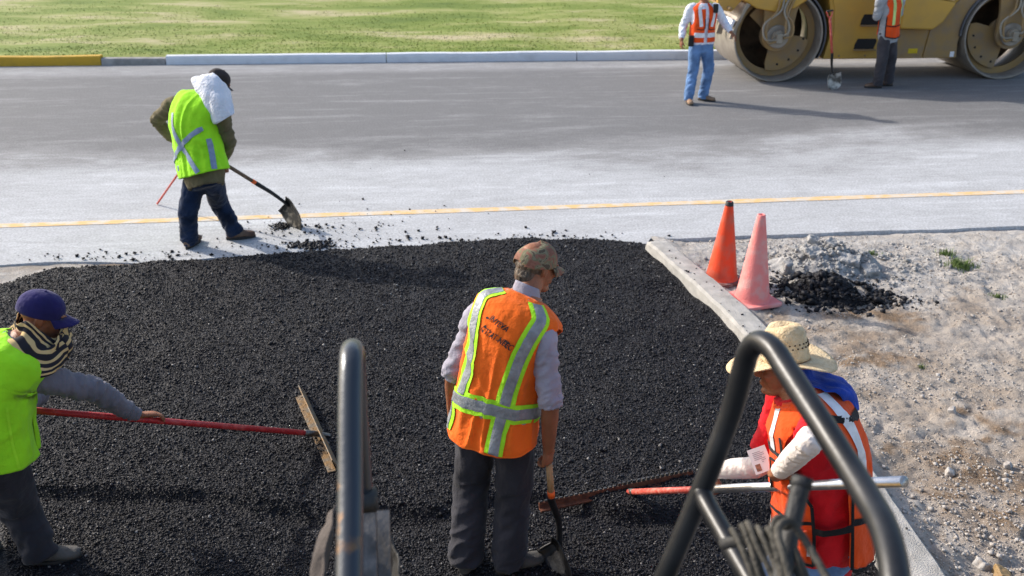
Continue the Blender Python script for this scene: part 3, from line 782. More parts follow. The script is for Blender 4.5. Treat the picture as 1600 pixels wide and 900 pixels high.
# grass blades
n = 42000; gx = RNG.uniform(-17, 17, n); gy = 19.2+RNG.exponential(4.5, n)+(gx*.058)*.9
keep = (gy < 36) & (fbm2(gx*.35, gy, 1.1, 3, 8) < .45); gx, gy = gx[keep], gy[keep]; n = len(gx); gz = lawn_z(gx, gy)
ang = RNG.uniform(0, 6.28, n); hh = RNG.uniform(.008, .026, n); wd = RNG.uniform(.008, .016, n)
dx, dy = np.cos(ang)*wd, np.sin(ang)*wd; lx, ly = RNG.normal(0, .02, n), RNG.normal(0, .02, n)
v = np.stack([np.stack([gx-dx, gy-dy, gz], -1), np.stack([gx+dx, gy+dy, gz], -1), np.stack([gx+lx, gy+ly, gz+hh], -1)], 1).reshape(-1, 3)
o = obj("grass", v, np.arange(n*3).reshape(-1, 3), M_blades, smooth=False); tag(o, kind='stuff')

# --- near kerb (concrete, runs away from the camera, flares left at its far end)
KO = [(2.26, .0), (2.22, 2.0), (2.15, 3.4), (2.13, 3.95), (2.08, 4.98), (2.04, 5.9), (1.94, 6.80), (1.76, 7.60), (1.58, 8.25), (1.45, 8.74), (1.42, 8.86)]
KI = []
for i, p in enumerate(KO):
    a_, b_ = KO[max(0, i-1)], KO[min(len(KO)-1, i+1)]; l_ = math.hypot(b_[0]-a_[0], b_[1]-a_[1]); w_ = .235 if i < 6 else .235-.012*(i-5)
    KI.append((p[0]-(b_[1]-a_[1])/l_*w_, p[1]+(b_[0]-a_[0])/l_*w_))
KOs = [q for q in catmull([(*p, 0) for p in KO], 8)[0]]; KIs = [q for q in catmull([(*p, 0) for p in KI], 8)[0]]
V = []; m_ = 7
for k, (a, b) in enumerate(zip(KOs, KIs)):
    tfar = max(0, (k/(len(KOs)-1)-.86)/.14); h = .13*(1-tfar**2*.9)
    for f, z in ((0, -.15), (0, h-.02), (.08, h), (.5, h+.004), (.90, h), (.985, h-.022), (1.03, -.15)):
        p = a.lerp(b, f); jt = .0015*math.sin(k*2.3+f*7)+.0015*math.sin(k*5.1); V.append((p.x+jt*.6, p.y, z+(jt if z > 0 else 0)))
L_ = len(KOs)
F = [[i*m_+j, (i+1)*m_+j, (i+1)*m_+j+1, i*m_+j+1] for i in range(L_-1) for j in range(m_-1)]+[list(range(m_)), [(L_-1)*m_+j for j in range(m_)][::-1]]
nk = obj("kerb", V, F, M_concrete, smooth=False); tag(nk, kind='structure')
KIx = lambda y: np.interp(y, [p[1] for p in KI], [p[0] for p in KI]); KOx = lambda y: np.interp(y, [p[1] for p in KO], [p[0] for p in KO])

# --- fresh asphalt mat
def mat_far(x):
    b = np.interp(x, [-7, -5.2, -4.75, -4.45, -4.1, -3.3, -2.2, -1.6, -.6, 0, .8, 1.4], [6.6, 7.0, 7.5, 7.9, 8.30, 8.46, 8.72, 8.84, 8.95, 9.05, 9.10, 8.95])
    return b+.05*vn(np.stack([x*2.2, x*0, x*0], -1), 11)+.02*vn(np.stack([x*9, x*0, x*0], -1), 12)
def mat_z(x, y):
    z = .018*fbm2(x, y, .9, 2, 20)+.010*fbm2(x, y, 4, 3, 21)
    # raked ripples and a step near the camera where raking goes on
    z = z+.006*np.sin((y*1.0+x*.35+.3*fbm2(x, y, .7, 2, 24))*13)*smooth01(fbm2(x, y, .6, 2, 25)*1.4+.5)
    step = 4.62+.10*fbm2(x, y, 1.5, 2, 22)-.04*x
    z = z+.035*smooth01((y-step)/.10)-.03*np.exp(-((y-step+.03)/.06)**2)
    z = z+.012*smooth01((y-(7.75-.05*x+.15*fbm2(x, y, 1, 2, 26)))/.4)-.01
    d = mat_far(x)-y; z = z+.012-.22*smooth01((.10-d)/.22)
    xl = -6.2+.6*(y-4)*.0-.0*x; z = z-.0*x
    return z
mx = np.concatenate([np.arange(-9, -4.2, .08), np.arange(-4.2, 2.04, .022)]); my = np.concatenate([np.arange(-1, 3.6, .12), np.arange(3.6, 9.4, .022)])
X, Y = np.meshgrid(mx, my, indexing='xy'); x = X.ravel(); y = Y.ravel(); x = np.minimum(x, KIx(y)+.05)
z = mat_z(x, y); nx, ny = len(mx), len(my); ii = (np.arange(ny-1)[:, None]*nx+np.arange(nx-1)).ravel()
mato = obj("asphalt_mat", np.stack([x, y, z], -1), np.stack([ii, ii+1, ii+nx+1, ii+nx], -1), M_fresh); tag(mato, kind='structure')
n = 330000; py = 3.5+(9.35-3.5)*RNG.random(n)**1.35; lim = py*.56+.25; px = RNG.uniform(-1, 1, n)*lim
keep = (px < KIx(py)-.01) & (py < mat_far(px)+.05); px, py = px[keep], py[keep]
rr = RNG.gamma(5, .00088, len(px))*(.85+.055*py); rr = np.clip(rr, .0025, .017); pz = mat_z(px, py)+rr*RNG.uniform(-.1, .75, len(px))
scatter_mesh("asphalt_grit", np.stack([px, py, pz], -1), rr, M_grit, tone=RNG.random(len(px))**1.3, seed=5)

# --- the dirt verge on the right
def dirt_fields(x, y):
    clod = fbm2(x, y, 2.2, 5, 31, .55); rip = fbm2(x, y, 7, 4, 33, .6); ru = np.abs(fbm2(x*.6+y*.5, y-x*.35, 1.6, 3, 35))
    z = .015*clod+.013*rip+.016*np.abs(fbm2(x, y, 11, 4, 44, .65))-.025*np.exp(-(ru/.10)**2)*smooth01(fbm2(x, y, .8, 2, 40)+.4)
    return z, clod, rip, ru
def dirt_z(x, y):
    z = dirt_fields(x, y)[0]
    de = road_near(x)-y; z = z*np.clip(.35+de*.6, .35, 1)-.015-.02*smooth01(1-de/.15)
    k = x-KOx(y); z = z+.05*smooth01(1-(k+.03)/.3)
    z = z-.10*smooth01(-de/.25+.0)
    return z
dx_ = np.concatenate([np.arange(0, 4.6, .022), np.arange(4.65, 18, .15)]); dy_ = np.concatenate([np.arange(-1, 3.3, .12), np.arange(3.3, 9.9, .022)])
X, Yd = np.meshgrid(dx_, dy_, indexing='xy'); y = Yd.ravel(); x = KOx(np.minimum(y, 8.95))-.06+X.ravel(); y = y+.11*np.clip(x-1.3, 0, 20)*(smooth01((y-6)/3)); 
z = dirt_z(x, y); nx, ny = len(dx_), len(dy_); ii = (np.arange(ny-1)[:, None]*nx+np.arange(nx-1)).ravel()
dirt = obj("dirt_verge", np.stack([x, y, z], -1), np.stack([ii, ii+1, ii+nx+1, ii+nx], -1), M_dirt); tag(dirt, kind='structure')
dz, clod, rip, ru = dirt_fields(x, y)
dust = smooth01((y-6.9-.10*(x-2))/1.6+.55*fbm2(x, y, 1.2, 3, 41))+.8*smooth01(.9-(x-KOx(y))/.45+.3*fbm2(x, y, 3, 2, 42))*(y < 7)+.35*smooth01(fbm2(x, y, 2.6, 4, 46)*1.6)
br = .55*smooth01(1.5*fbm2(x, y, 1.9, 5, 43, .7)-.55)*(y < 8.0)
for cx, cy, rx, ry in ((2.98, 5.0, .55, .22), (3.25, 4.75, .5, .16), (3.0, 5.75, .22, .10), (2.55, 6.55, .5, .10), (3.35, 5.55, .3, .12), (3.0, 7.35, .4, .1), (2.6, 5.3, .3, .12)):
    br = br+1.9*np.exp(-(((x-cx+.15*rip)/rx)**2+((y-cy+.1*rip)/ry)**2)**1.5)*(.7+.5*rip)*(.75+.5*fbm2(x, y, 9, 3, 47))
set_col(dirt, "dust", np.clip(dust, 0, 1)); set_col(dirt, "brown", np.clip(br, 0, 1))
def on_dirt(n, fx, fy, seed):
    r = np.random.default_rng(seed); y = fy(r, n); x = KOx(np.minimum(y, 8.9))+fx(r, n); return x, y, r
M_stone = mat("pale_dusty_stone", (.34, .30, .265), .9, 0, .12, 30, .5, 80, .2, col2=(.46, .44, .42), thr=(.4, .6))
x, y, r = on_dirt(26000, lambda r, n: r.uniform(0, 3.2, n), lambda r, n: r.uniform(3.4, 9.3, n), 3)
k = fbm2(x, y, 1.8, 3, 50)+.9*np.exp(-((x-2.75)/.5)**2-((y-4.45)/.35)**2) > .02; x, y = x[k], y[k]; rr = np.clip(r.gamma(1.6, .0026, len(x)), .0022, .022)
scatter_mesh("gravel", np.stack([x, y, dirt_z(x, y)+rr*.3], -1), rr, M_stone, seed=8)
x, y, r = on_dirt(75000, lambda r, n: .02+r.uniform(0, 3.6, n), lambda r, n: 3.4+5.9*r.random(n)**1.2, 23)
k = fbm2(x, y, 2.3, 4, 51, .6)+.25 > r.uniform(-.3, .9, len(x)); x, y = x[k], y[k]; rr = np.clip(r.gamma(2.0, .0017, len(x)), .0018, .010)
scatter_mesh("dirt_grains", np.stack([x, y, dirt_z(x, y)+rr*.3], -1), rr, mat("crumbled_soil", (.30, .245, .20), .95, 0, .1, 6, 0, col2=(.50, .47, .43), thr=(.38, .62)), seed=28)
x, y, r = on_dirt(1900, lambda r, n: np.abs(r.normal(.55, .35, n)), lambda r, n: r.normal(4.5, .35, n), 4); rr = np.clip(r.gamma(1.6, .0033, len(x)), .0025, .022)
k = x > KOx(y)+.04; scatter_mesh("rubble_grit", np.stack([x, y, dirt_z(x, y)+rr*.4], -1)[k], rr[k], M_stone, seed=9)

# stray crumbs of asphalt on the dusty road and kerb
P_ = []
def crumbs(n, cx, cy, sx, sy, seed):
    r = np.random.default_rng(seed); P_.append(np.stack([r.normal(cx, sx, n), r.normal(cy, sy, n), np.full(n, .004)], -1))
lx = np.arange(-14, -3.2, .04); ly = np.arange(4.5, 9.05, .04); X, Yd = np.meshgrid(lx, ly); 
dl = grid("dirt_verge", lx, ly, lambda x, y: np.minimum(-.012+.012*fbm2(x, y, 5, 4, 91, .6), .0)-.006, M_dirt); tag(dl, kind='structure')
set_col(dl, "dust", np.clip(.75+.5*fbm2(X.ravel(), Yd.ravel(), 1.5, 3, 92), 0, 1)); set_col(dl, "brown", np.clip(1.2*fbm2(X.ravel(), Yd.ravel(), 2.5, 4, 93)-.05, 0, .8))
c0 = gr(440, 355); crumbs(260, c0.x, c0.y, .06, .05, 1); crumbs(160, c0.x+.25, c0.y-.05, .4, .12, 2); crumbs(130, -2.0, 8.90, .4, .07, 3)
c1 = gr(487, 385); crumbs(420, c1.x, c1.y+.02, .10, .055, 4); crumbs(90, -1.3, 9.6, .9, .4, 5); crumbs(170, -3.3, 8.62, .6, .08, 6); crumbs(90, -.6, 9.10, .9, .05, 7); crumbs(12, -1, 11, 2, 1, 8)
crumbs(60, .6, 9.2, .5, .05, 9)
Pc = np.concatenate(P_); rc = np.clip(RNG.gamma(2, .0040, len(Pc)), .003, .022); Pc[:, 2] += rc*.4
kk = Pc[:, 1] > road_near(Pc[:, 0])+.01; scatter_mesh("asphalt_crumbs", Pc[kk], rc[kk], M_grit, tone=RNG.random(kk.sum())*.6, seed=12)
n = 90; y = RNG.uniform(4, 8.5, n); f = RNG.random(n)**2; x = KIx(y)+.03+(KOx(y)-KIx(y))*f*.8
rc = np.clip(RNG.gamma(3, .0025, n), .003, .012); scatter_mesh("kerb_crumbs", np.stack([x, y, np.full(n, .137)], -1), rc, M_grit, tone=RNG.random(n)*.5, seed=13)

# heaps
def heap(name, label, cx, cy, rx, ry, h, m, stones, srad, smat, seed, tone=None, lumps=None):
    n = 90; a = np.linspace(-1.35, 1.35, n); X, Y = np.meshgrid(a, a); x = X.ravel(); y = Y.ravel()
    r = np.sqrt(x*x+y*y)*(1+.22*fbm(np.stack([x*1.5, y*1.5, x*0+seed], -1), 3, seed)); z = h*np.clip(1-r, -.6, 1)**1.0*(r < 2)
    z = np.where(r < 1, h*(1-r**1.6), -h*(r-1)*2)+h*.30*fbm(np.stack([x*4, y*4, x*0], -1), 4, seed+1, .6)*np.clip(1.2-r, 0, 1)
    wx, wy = cx+x*rx, cy+y*ry; gz = dirt_z(wx, wy); zz = gz+np.where(r < 1.05, z, -.06)
    ii = (np.arange(n-1)[:, None]*n+np.arange(n-1)).ravel()
    o = obj(name, np.stack([wx, wy, zz], -1), np.stack([ii, ii+1, ii+n+1, ii+n], -1), m); tag(o, label, "heap")
    rg = np.random.default_rng(seed); q = rg.normal(0, .52, (stones, 2)); rq = np.hypot(*q.T)
    px, py = cx+q[:, 0]*rx*(1+.5*(rq > .8)), cy+q[:, 1]*ry
    from_z = np.interp(rq, [0, .5, 1, 1.4], [h*.9, h*.72, 0, 0]); idx = np.clip(((q[:, 1]+1.35)/2.7*(n-1)).round().astype(int), 0, n-1)*n+np.clip(((q[:, 0]+1.35)/2.7*(n-1)).round().astype(int), 0, n-1)
    pz = np.maximum(zz[idx], dirt_z(px, py)); rr = np.clip(rg.gamma(2.5, srad, stones), srad*.8, srad*7)
    s = scatter_mesh("loose_pieces", np.stack([px, py, pz+rr*.35], -1), rr, smat, o, tone=(rg.random(stones)*(tone or 1)), seed=seed)
    return o
M_rub = mat("grey_rubble_dust", (.27, .265, .26), .95, 0, .1, 14, .9, 50, .15, col2=(.40, .395, .385), thr=(.35, .65))
hp1 = heap("rubble_heap", "heap of pale grey broken concrete and dust behind the black asphalt heap", 2.86, 8.42, .48, .40, .18, M_rub, 1700, .0042, M_rub, 61)
for k, (ox, oy, oz, sx, sy, sz, rz) in enumerate(((-.16, -.10, .17, .17, .13, .035, .3), (.12, -.17, .12, .22, .13, .05, -.4), (.03, .03, .21, .13, .10, .04, .9), (-.42, -.2, .06, .08, .07, .11, .4), (.30, -.25, .04, .15, .12, .09, .2), (-.1, .15, .19, .12, .1, .05, 1.3), (-.30, .05, .12, .11, .09, .07, 2.3))):
    M = Matrix.Rotation(rz, 3, 'Z') @ Matrix.Rotation(.3, 3, 'X')
    fused("concrete_chunk", [box((2.86+ox, 8.42+oy, oz), (sx, sy, sz), M)], M_rub, hp1, .008, 1, disp=lambda co: .012*fbm(co*16, 3, 4)+.004*fbm(co*60, 2, 7))
hp2 = heap("asphalt_heap", "spilled heap of black asphalt in front of the grey rubble", 2.68, 7.80, .29, .31, .13, M_fresh, 3200, .0052, M_grit, 71, .7)
rg = np.random.default_rng(5); n = 420; q = np.abs(rg.normal(0, .20, n)); px = 2.92+q+rg.normal(0, .05, n); py = 7.66+rg.normal(0, .05+.1*q, n)-.12*q
rr = np.clip(rg.gamma(2.5, .004, n), .004, .02); scatter_mesh("spilled_asphalt_grit", np.stack([px, py, dirt_z(px, py)+rr*.4], -1), rr, M_grit, tone=rg.random(n)*.5, seed=14)

# weeds
M_weed = mat("weed_leaf", (.13, .19, .05), .8, 0, .4, 30, 0)
def weed(cx, cy, n, r, h, label, seed, lean=.6):
    rg = np.random.default_rng(seed); V = []; F = []
    for i in range(n):
        a = rg.uniform(0, 6.28); d = abs(rg.normal(0, r)); bx, by = cx+math.cos(a)*d, cy+math.sin(a)*d*.8; bz = float(dirt_z(np.array([bx]), np.array([by]))[0])-.01
        b = rg.uniform(0, 6.28); L = h*rg.uniform(.4, 1); wv = rg.uniform(.003, .006); s = Vector((math.cos(b), math.sin(b), 0)); p = Vector((-s.y, s.x, 0)); ln = rg.uniform(.1, lean); k = len(V)
        for j in range(4):
            t = j/3; c = Vector((bx, by, bz))+s*(L*ln*t*t)+Vector((0, 0, L*t*(1-.3*ln*t))); V += [c-p*wv*(1-t*.9), c+p*wv*(1-t*.9)]
        for j in range(3): F.append([k+2*j, k+2*j+1, k+2*j+3, k+2*j+2])
    tag(obj("weed", V, F, M_weed), label, "weed", "weeds in the dirt verge")
w0 = gr(1500, 414); weed(w0.x, w0.y, 520, .065, .10, "largest green grassy weed in the pale dirt to the right of the heaps", 1)
w1 = gr(1478, 395); weed(w1.x, w1.y, 160, .045, .08, "sparse dry weed just behind the largest green weed", 2)
w2 = gr(1362, 398); weed(w2.x, w2.y, 120, .04, .06, "small weed at the right foot of the grey rubble heap", 3)
w3 = gr(1560, 462); weed(w3.x, w3.y, 120, .045, .05, "flat sparse weed near the right edge, in front of the largest weed", 4)
w4 = gr(1441, 570); weed(w4.x, w4.y, 60, .022, .035, "tiny dark tuft alone in the open dirt", 5)
# single stones one can point at
for (u, v_, s, lab) in ((1484, 738, .030, "pale angular stone in the dirt beside the end of the aluminium tube"), (1575, 727, .026, "pale stone at the right edge in the brown patch"), (1487, 643, .030, "pale stone on the dirt above the brown patch"), (1535, 878, .032, "smooth stone in the rubble close to the kerb"), (1566, 893, .05, "large brown half buried stone at the bottom of the dirt verge")):
    p = gr(u, v_, 0); zz = float(dirt_z(np.array([p.x]), np.array([p.y]))[0])
    o = fused("stone", [box((p.x, p.y, zz+s*.5), (s*2, s*1.5, s*1.5), Matrix.Rotation(u, 3, 'Z') @ Matrix.Rotation(.4, 3, 'X'))], M_tan if s == .05 else M_stone, None, .006, 3, disp=lambda co: .006*fbm(co*30, 3, 5)); tag(o, lab, "stone", "loose stones in the dirt verge")
# ================================================================ PEOPLE
V3 = Vector
def legs(J, L, Rr): 
    for s, q in (('L', L), ('R', Rr)): J[s+'hp'], J[s+'kn'], J[s+'an'] = [V3(p) for p in q]
# ---- the man in the middle, seen from behind
J = dict(pelvis=at(776, 625, 4.22), waist=at(783, 590, 4.24), chest=at(797, 540, 4.27), neck=at(823, 462, 4.34), head=at(838, 417, 4.43))
J['pelvis'].z = .93; J['waist'].z = 1.07; J['chest'].z = 1.27
J['Lsh'] = at(748, 492, 4.35); J['Lel'] = at(708, 585, 4.34); J['Lwr'] = at(709, 655, 4.42)
J['Rsh'] = at(848, 528, 4.17); J['Rel'] = at(860, 630, 4.08); J['Rwr'] = at(857, 700, 4.10)
al = math.radians(27); rt = V3((math.cos(al), -math.sin(al), 0)); fw = V3((math.sin(al), math.cos(al), 0))
c = J['pelvis']
legs(J, (c-rt*.095+V3((0, 0, -.04)), V3((-.20, 4.26, .49)), V3((-.235, 4.15, .10))), (c+rt*.095+V3((0, 0, -.04)), V3((.01, 4.18, .48)), V3((-.015, 4.12, .10))))
hm = dict(L=((J['Lwr']), V3((.15, .25, -1)), V3((.9, .3, .1)), (.4, .5, .4), .5, .03), R=(J['Rwr'], V3((-.05, .05, -1)), V3((-.6, .55, .0)), (1.0, 1.3, .9), .8, .01))
pC, tC, sC, HC, shC = worker("man in orange vest with lime and silver bands, standing mid asphalt, seen from behind", J, (rt, V3((.88, -.46, -.10)).normalized()),
    M_lilac, M_charcoal, M_boot, V3((.80, .52, -.30)), V3((.12, .2, 1)), hm, .008, sleeve_to=(.5, .5), fold=1.4, arm_r=.037, shirt_off=.016, toes=dict(L=V3((.1, 1, 0)), R=V3((.85, .45, 0))), leg_r=(.104, .088, .080))
eyes(HC, pC)
# rolled cuffs, collar, shirt tail
for s in 'LR':
    sh, el = J[s+'sh'], J[s+'el']; d = (el-sh).normalized()
    fused("cuff", [tube([el-d*.050, el-d*.015, el+d*.022], [.052, .058, .053], n=20)], M_lilac, pC, .006, 1, [(el-d*.06, el+d*.03, .006, .006, .006, 25, 60)])
cv = Trunk([J['pelvis'], J['waist'], J['chest'], J['neck']], (rt, V3((.88, -.46, -.10)).normalized()), table_off(.036), amp=.003)
V = []; F = []
for j in range(5):
    for i in range(41):
        p, R_, F_, T_ = cv.frame(.985+.03*j/4); ph = math.radians(-172+344*i/40); r = .072-.004*j+.006*(j == 0)
        V.append(p+(R_*math.sin(ph)-F_*math.cos(ph))*r+V3((0, 0, .012*j))-F_*.0)
F = [[j*41+i, j*41+i+1, (j+1)*41+i+1, (j+1)*41+i] for j in range(4) for i in range(40)]
o = obj("collar", V, F, M_lilac, pC); md = o.modifiers.new("t", 'SOLIDIFY'); md.thickness = .005; md.offset = 1
cv.panel("shirt_tail", M_lilac, pC, -130, 170, lambda p: -.30-.05*math.cos(math.radians(p*2-60)), lambda p: -.04, off=0, nph=70, nt=14)
vt = Trunk([J['pelvis'], J['waist'], J['chest'], J['neck']], (rt, V3((.88, -.46, -.10)).normalized()), VEST_TB, n=2.3, amp=.007, seed=4, sc=.97)
def hem(p): return -.22-.13*max(0, math.cos(math.radians(p*.95-8)))**.6
vest = vt.panel("vest", M_orange, pC, -176, 176, hem, lambda p: 1.0-.10*smooth01(np.array((abs(p)-110)/70)).item() if True else 1, holes=((94, .64, 28, .215), (-94, .64, 28, .215)), nph=130, nt=80)
def band(path, w=.048, mid=None, o0=.005, both=True):
    vt.ribbon("lime_strip", path, w+.042, M_limetrim, vest, o0+.002, n=44, k=8); vt.ribbon("reflective_strip", path, w, mid or M_silver, vest, o0+.006, n=44, k=6)
band([(-46, .97), (-50, .86), (-46, .70), (-42, .52), (-41, .33), (-42, .10)])
band([(50, .97), (54, .86), (50, .72), (44, .52), (39, .33), (36, .12)])
band([(-172, .06), (-120, .03), (-60, .03), (0, .05), (60, .045), (120, .03), (172, .06)], .055)
band([(34, .0), (31, -.15), (30, -.325)])
band([(-66, .0), (-62, -.12), (-60, -.27)])
band([(140, .90), (145, .5), (145, -.2)]); band([(-140, .90), (-145, .5), (-145, -.2)])
vt.ribbon("hem_binding", [(-174, hem(-174)), (-120, hem(-120)), (-60, hem(-60)), (0, hem(0)), (60, hem(60)), (120, hem(120)), (174, hem(174))], .012, M_orange, vest, .003, n=60)
tA = surf_at(vt, 779, 507, -60, 60); tB = surf_at(vt, 775, 528, -60, 60); tD = surf_at(vt, 763, 499, -60, 60)
vt.text("lettering", "INTEVA", tA[0], tA[1], .043, M_ink, vest, (1, -.0009), shear=.1, bold=.03, xs=.70)
vt.text("lettering", "CTPAT-NEEC", tB[0], tB[1], .052, M_ink, vest, (1, -.0009), bold=.022, xs=.56)
vt.text("lettering", "•", tD[0], tD[1], .06, M_ink, vest, (1, -.0009), bold=.03)
cp = cap(HC, M_camo, pC, .060, 1.08, open_back=True, zo=.006, tilt=.12)
# hair below the cap
hl = lambda q: HC @ V3(q)
fused("hair", [([hl(v) for v in ellip((0, -.026, .010), (.081, .084, .062))[0]], ellip((0, 0, 0), 1)[1]), ([hl(v) for v in ellip((0, -.062, -.042), (.060, .044, .050))[0]], ellip((0, 0, 0), 1)[1])], M_hair, pC, .005, 1, disp=lambda co: .004*fbm(co*70, 2, 4))

# ---- short shovel under his right hand
def shovel(label, top, tip, face, m_handle, grip_col, frac=(0., .18, .55), dgrip=False, length_blade=.30, width=.24, mblade=M_blade, bend=.06, m_shaft=M_blacksteel, band_m=None, group=None, blade_dir=None, name="shovel", grad=.017, dm=None):
    """top of the handle, tip of the blade, face = normal of the hollow side"""
    top, tip = V3(top), V3(tip); L = (tip-top).length; d = (tip-top).normalized(); n = V3(face); n = (n-d*n.dot(d)).normalized(); k = d.cross(n)
    root = empty(name, tip, label, "shovel", group)
    db = V3(blade_dir).normalized() if blade_dir is not None else d
    hb = tip-db*length_blade; L = (hb-top).length+length_blade; d = (hb-top).normalized(); sock = hb-d*(L-length_blade)*frac[1]; n = V3(face); n = (n-db*n.dot(db)).normalized(); k = db.cross(n)
    MB().add(tube([top, sock+d*.01], grad, n=14)).build("handle", m_handle, root)
    MB().add(tube([sock-d*.005, sock+d*.03, sock.lerp(hb, .55)-n*bend*.3, hb-n*bend*.12+db*.04], [grad*1.18, grad*1.18, grad*1.0, grad*.9], n=14)).build("socket", m_shaft, root)
    if band_m: MB().add(tube([sock-d*.045, sock-d*.001], grad*1.12, n=16)).build("painted_band", band_m, root)
    V = []; F = []; nu, nv = 16, 18
    for j in range(nv+1):
        t = j/nv; wv = width/2*(.86+.14*min(1, t*5))*(1 if t < .62 else math.sqrt(max(0, 1-((t-.62)/.385)**2.2))**.9)
        for i in range(nu+1):
            u = i/nu*2-1; x = u*wv; lift = .045*abs(u)**2*(1-t*.5)+.03*(t-.5)**2+.018*math.exp(-(t/.06)**2)*abs(1)-.012*math.exp(-(u/.14)**2)*(1-t)
            V.append(hb+db*(t*length_blade)+k*x+n*lift)
    F = [[j*(nu+1)+i, j*(nu+1)+i+1, (j+1)*(nu+1)+i+1, (j+1)*(nu+1)+i] for j in range(nv) for i in range(nu)]
    b = obj("blade", V, F, mblade, root); md = b.modifiers.new("t", 'SOLIDIFY'); md.thickness = .004
    MB().add(tube([hb-k*width*.40+n*.05, hb-k*width*.2+n*.036, hb+n*.016, hb+k*width*.2+n*.036, hb+k*width*.40+n*.05], .007, n=8)).build("step", m_shaft, b)
    if dgrip:
        q = k; y0 = top; y1 = top-d*.11; mb = MB()
        mb.add(tube([y0+d*.02, y0, y0-d*.03+q*.030, y1+q*.052], [.018, .017, .012, .012], n=10)); mb.add(tube([y0+d*.02, y0, y0-d*.03-q*.030, y1-q*.052], [.018, .017, .012, .012], n=10))
        yk = mb.build("yoke", dm or m_handle, root); MB().add(tube([y1-q*.055, y1+q*.055], .016, n=12)).build("grip_bar", M_rubber, yk)
    return root
sh_tip = gr(897, 925); hc = at(858, 735, 4.10)
shovel("short shovel with wooden grip and orange band, held upright by man with camouflage cap", hc+V3((0, 0, .03)), (sh_tip.x-.01, sh_tip.y+.02, .0), V3((-.8, -.5, .25)), M_wood, None, frac=(0, .60), length_blade=.26, width=.17, bend=.12, blade_dir=V3((sh_tip.x, sh_tip.y, 0))-at(866, 842, 4.22), m_shaft=M_blacksteel, band_m=M_orangeband, mblade=M_blacksteel, grad=.0165)

# ---- the man clearing the edge of the road (lime vest, towel over the neck)
J = dict(pelvis=at(318, 268, 8.86), waist=at(312, 238, 8.93), chest=at(305, 190, 9.02), neck=at(326, 150, 9.15), head=at(342, 128, 9.25))
J['Lsh'] = at(270, 163, 9.18); J['Lel'] = at(246, 188, 9.30); J['Lwr'] = at(268, 218, 9.42)
J['Rsh'] = at(346, 178, 8.92); J['Rel'] = at(358, 222, 8.98); J['Rwr'] = at(346, 258, 9.12)
al = math.radians(32); rt = V3((math.cos(al), -math.sin(al), 0))
c = J['pelvis']
legs(J, (c-rt*.09+V3((0, 0, -.02)), at(294, 332, 8.86), at(296, 377, 8.90)), (c+rt*.09+V3((0, 0, -.02)), at(342, 316, 9.12), at(365, 358, 9.12)))
J['Lan'].z = .09; J['Ran'].z = .10
shaft = at(420, 307, 9.34)-J['Rwr']
hk = gripping(J['Rwr']+V3((.02, .03, 0)), shaft, V3((0, 1, .3)), 1)
hB = dict(L=(J['Lwr'], V3((.8, .4, -.4)), V3((0, .5, -1)), GRIP, .8, .01), R=(J['Rwr'], (hk[1]*.4+shaft.normalized()*.6), hk[2], GRIP, .8, .01))
pB, tB, sB, HB, _ = worker("stooping man in lime vest with white towel on his neck, shovelling at the road edge", J, (rt, V3((.82, -.50, -.28)).normalized()),
    M_olive, M_dkjeans, M_brownboot, V3((.72, .35, -.60)), V3((.50, .35, .8)), hB, .010, fold=1.3, toes=dict(L=V3((.15, .9, 0)), R=V3((1, .35, 0))), shirt_off=.040, shirt_t0=-.20, leg_r=(.104, .084, .074))
cap(HB, M_dkcap, pB, .06, 1.03, zo=.01)
vt = Trunk([J['pelvis'], J['waist'], J['chest'], J['neck']], (rt, V3((.82, -.50, -.28)).normalized()), VEST_TB, n=2.3, amp=.009, seed=9, sc=1.14)
vB = vt.panel("vest", M_lime, pB, -176, 176, lambda p: -.03-.05*math.cos(math.radians(p-30)), lambda p: .99, holes=((-94, .66, 24, .19),), nph=90, nt=50)
vt.ribbon("reflective_strip", [(-36, .66), (-12, .42), (14, .16), (34, -.06)], .045, M_bluesilver, vB, .006)
vt.ribbon("reflective_strip", [(-66, .18), (-35, .25), (0, .35), (40, .45), (62, .50)], .045, M_bluesilver, vB, .010)
vt.ribbon("reflective_strip", [(72, .36), (72, .15), (70, -.05)], .05, M_bluesilver, vB, .006)
vt.ribbon("small_badge", [(-38, .08), (-30, .08)], .05, M_bluesilver, vB, .006, n=6)
sheet("towel", [[at(318, 118, 9.22), at(334, 114, 9.10), at(349, 127, 9.06), at(362, 142, 9.12)],
                [at(300, 124, 9.10), at(322, 120, 9.02), at(346, 132, 9.0), at(362, 148, 9.05)],
                [at(302, 136, 9.02), at(318, 142, 8.93), at(342, 152, 8.88), at(365, 166, 8.92)],
                [at(311, 150, 8.98), at(320, 162, 8.90), at(342, 174, 8.82), at(366, 177, 8.86)],
                [at(327, 172, 8.92), at(334, 193, 8.84), at(345, 190, 8.80), at(360, 181, 8.84)]], M_towel, pB, amp=.010, fr=9)
tp = gr(472, 360); sv = shovel("long shovel with dark handle and square blade, held by the stooping man with a towel", at(296, 222, 9.10), (tp.x, tp.y, .01), V3((-.75, -.6, .1)), M_dkwood, None, frac=(0, .34), length_blade=.34, width=.27, bend=.0, blade_dir=V3((tp.x, tp.y, 0))-at(447, 314, 9.60), band_m=M_orangeband, grad=.019)
p0, p1 = gr(246, 320), at(306, 232, 9.55)
o = MB().add(tube([p0+V3((0, 0, .012)), p1], .011, n=10)).build("red_pole", M_fadedred); tag(o, "thin red pole standing on the road behind the stooping man's legs", "pole")

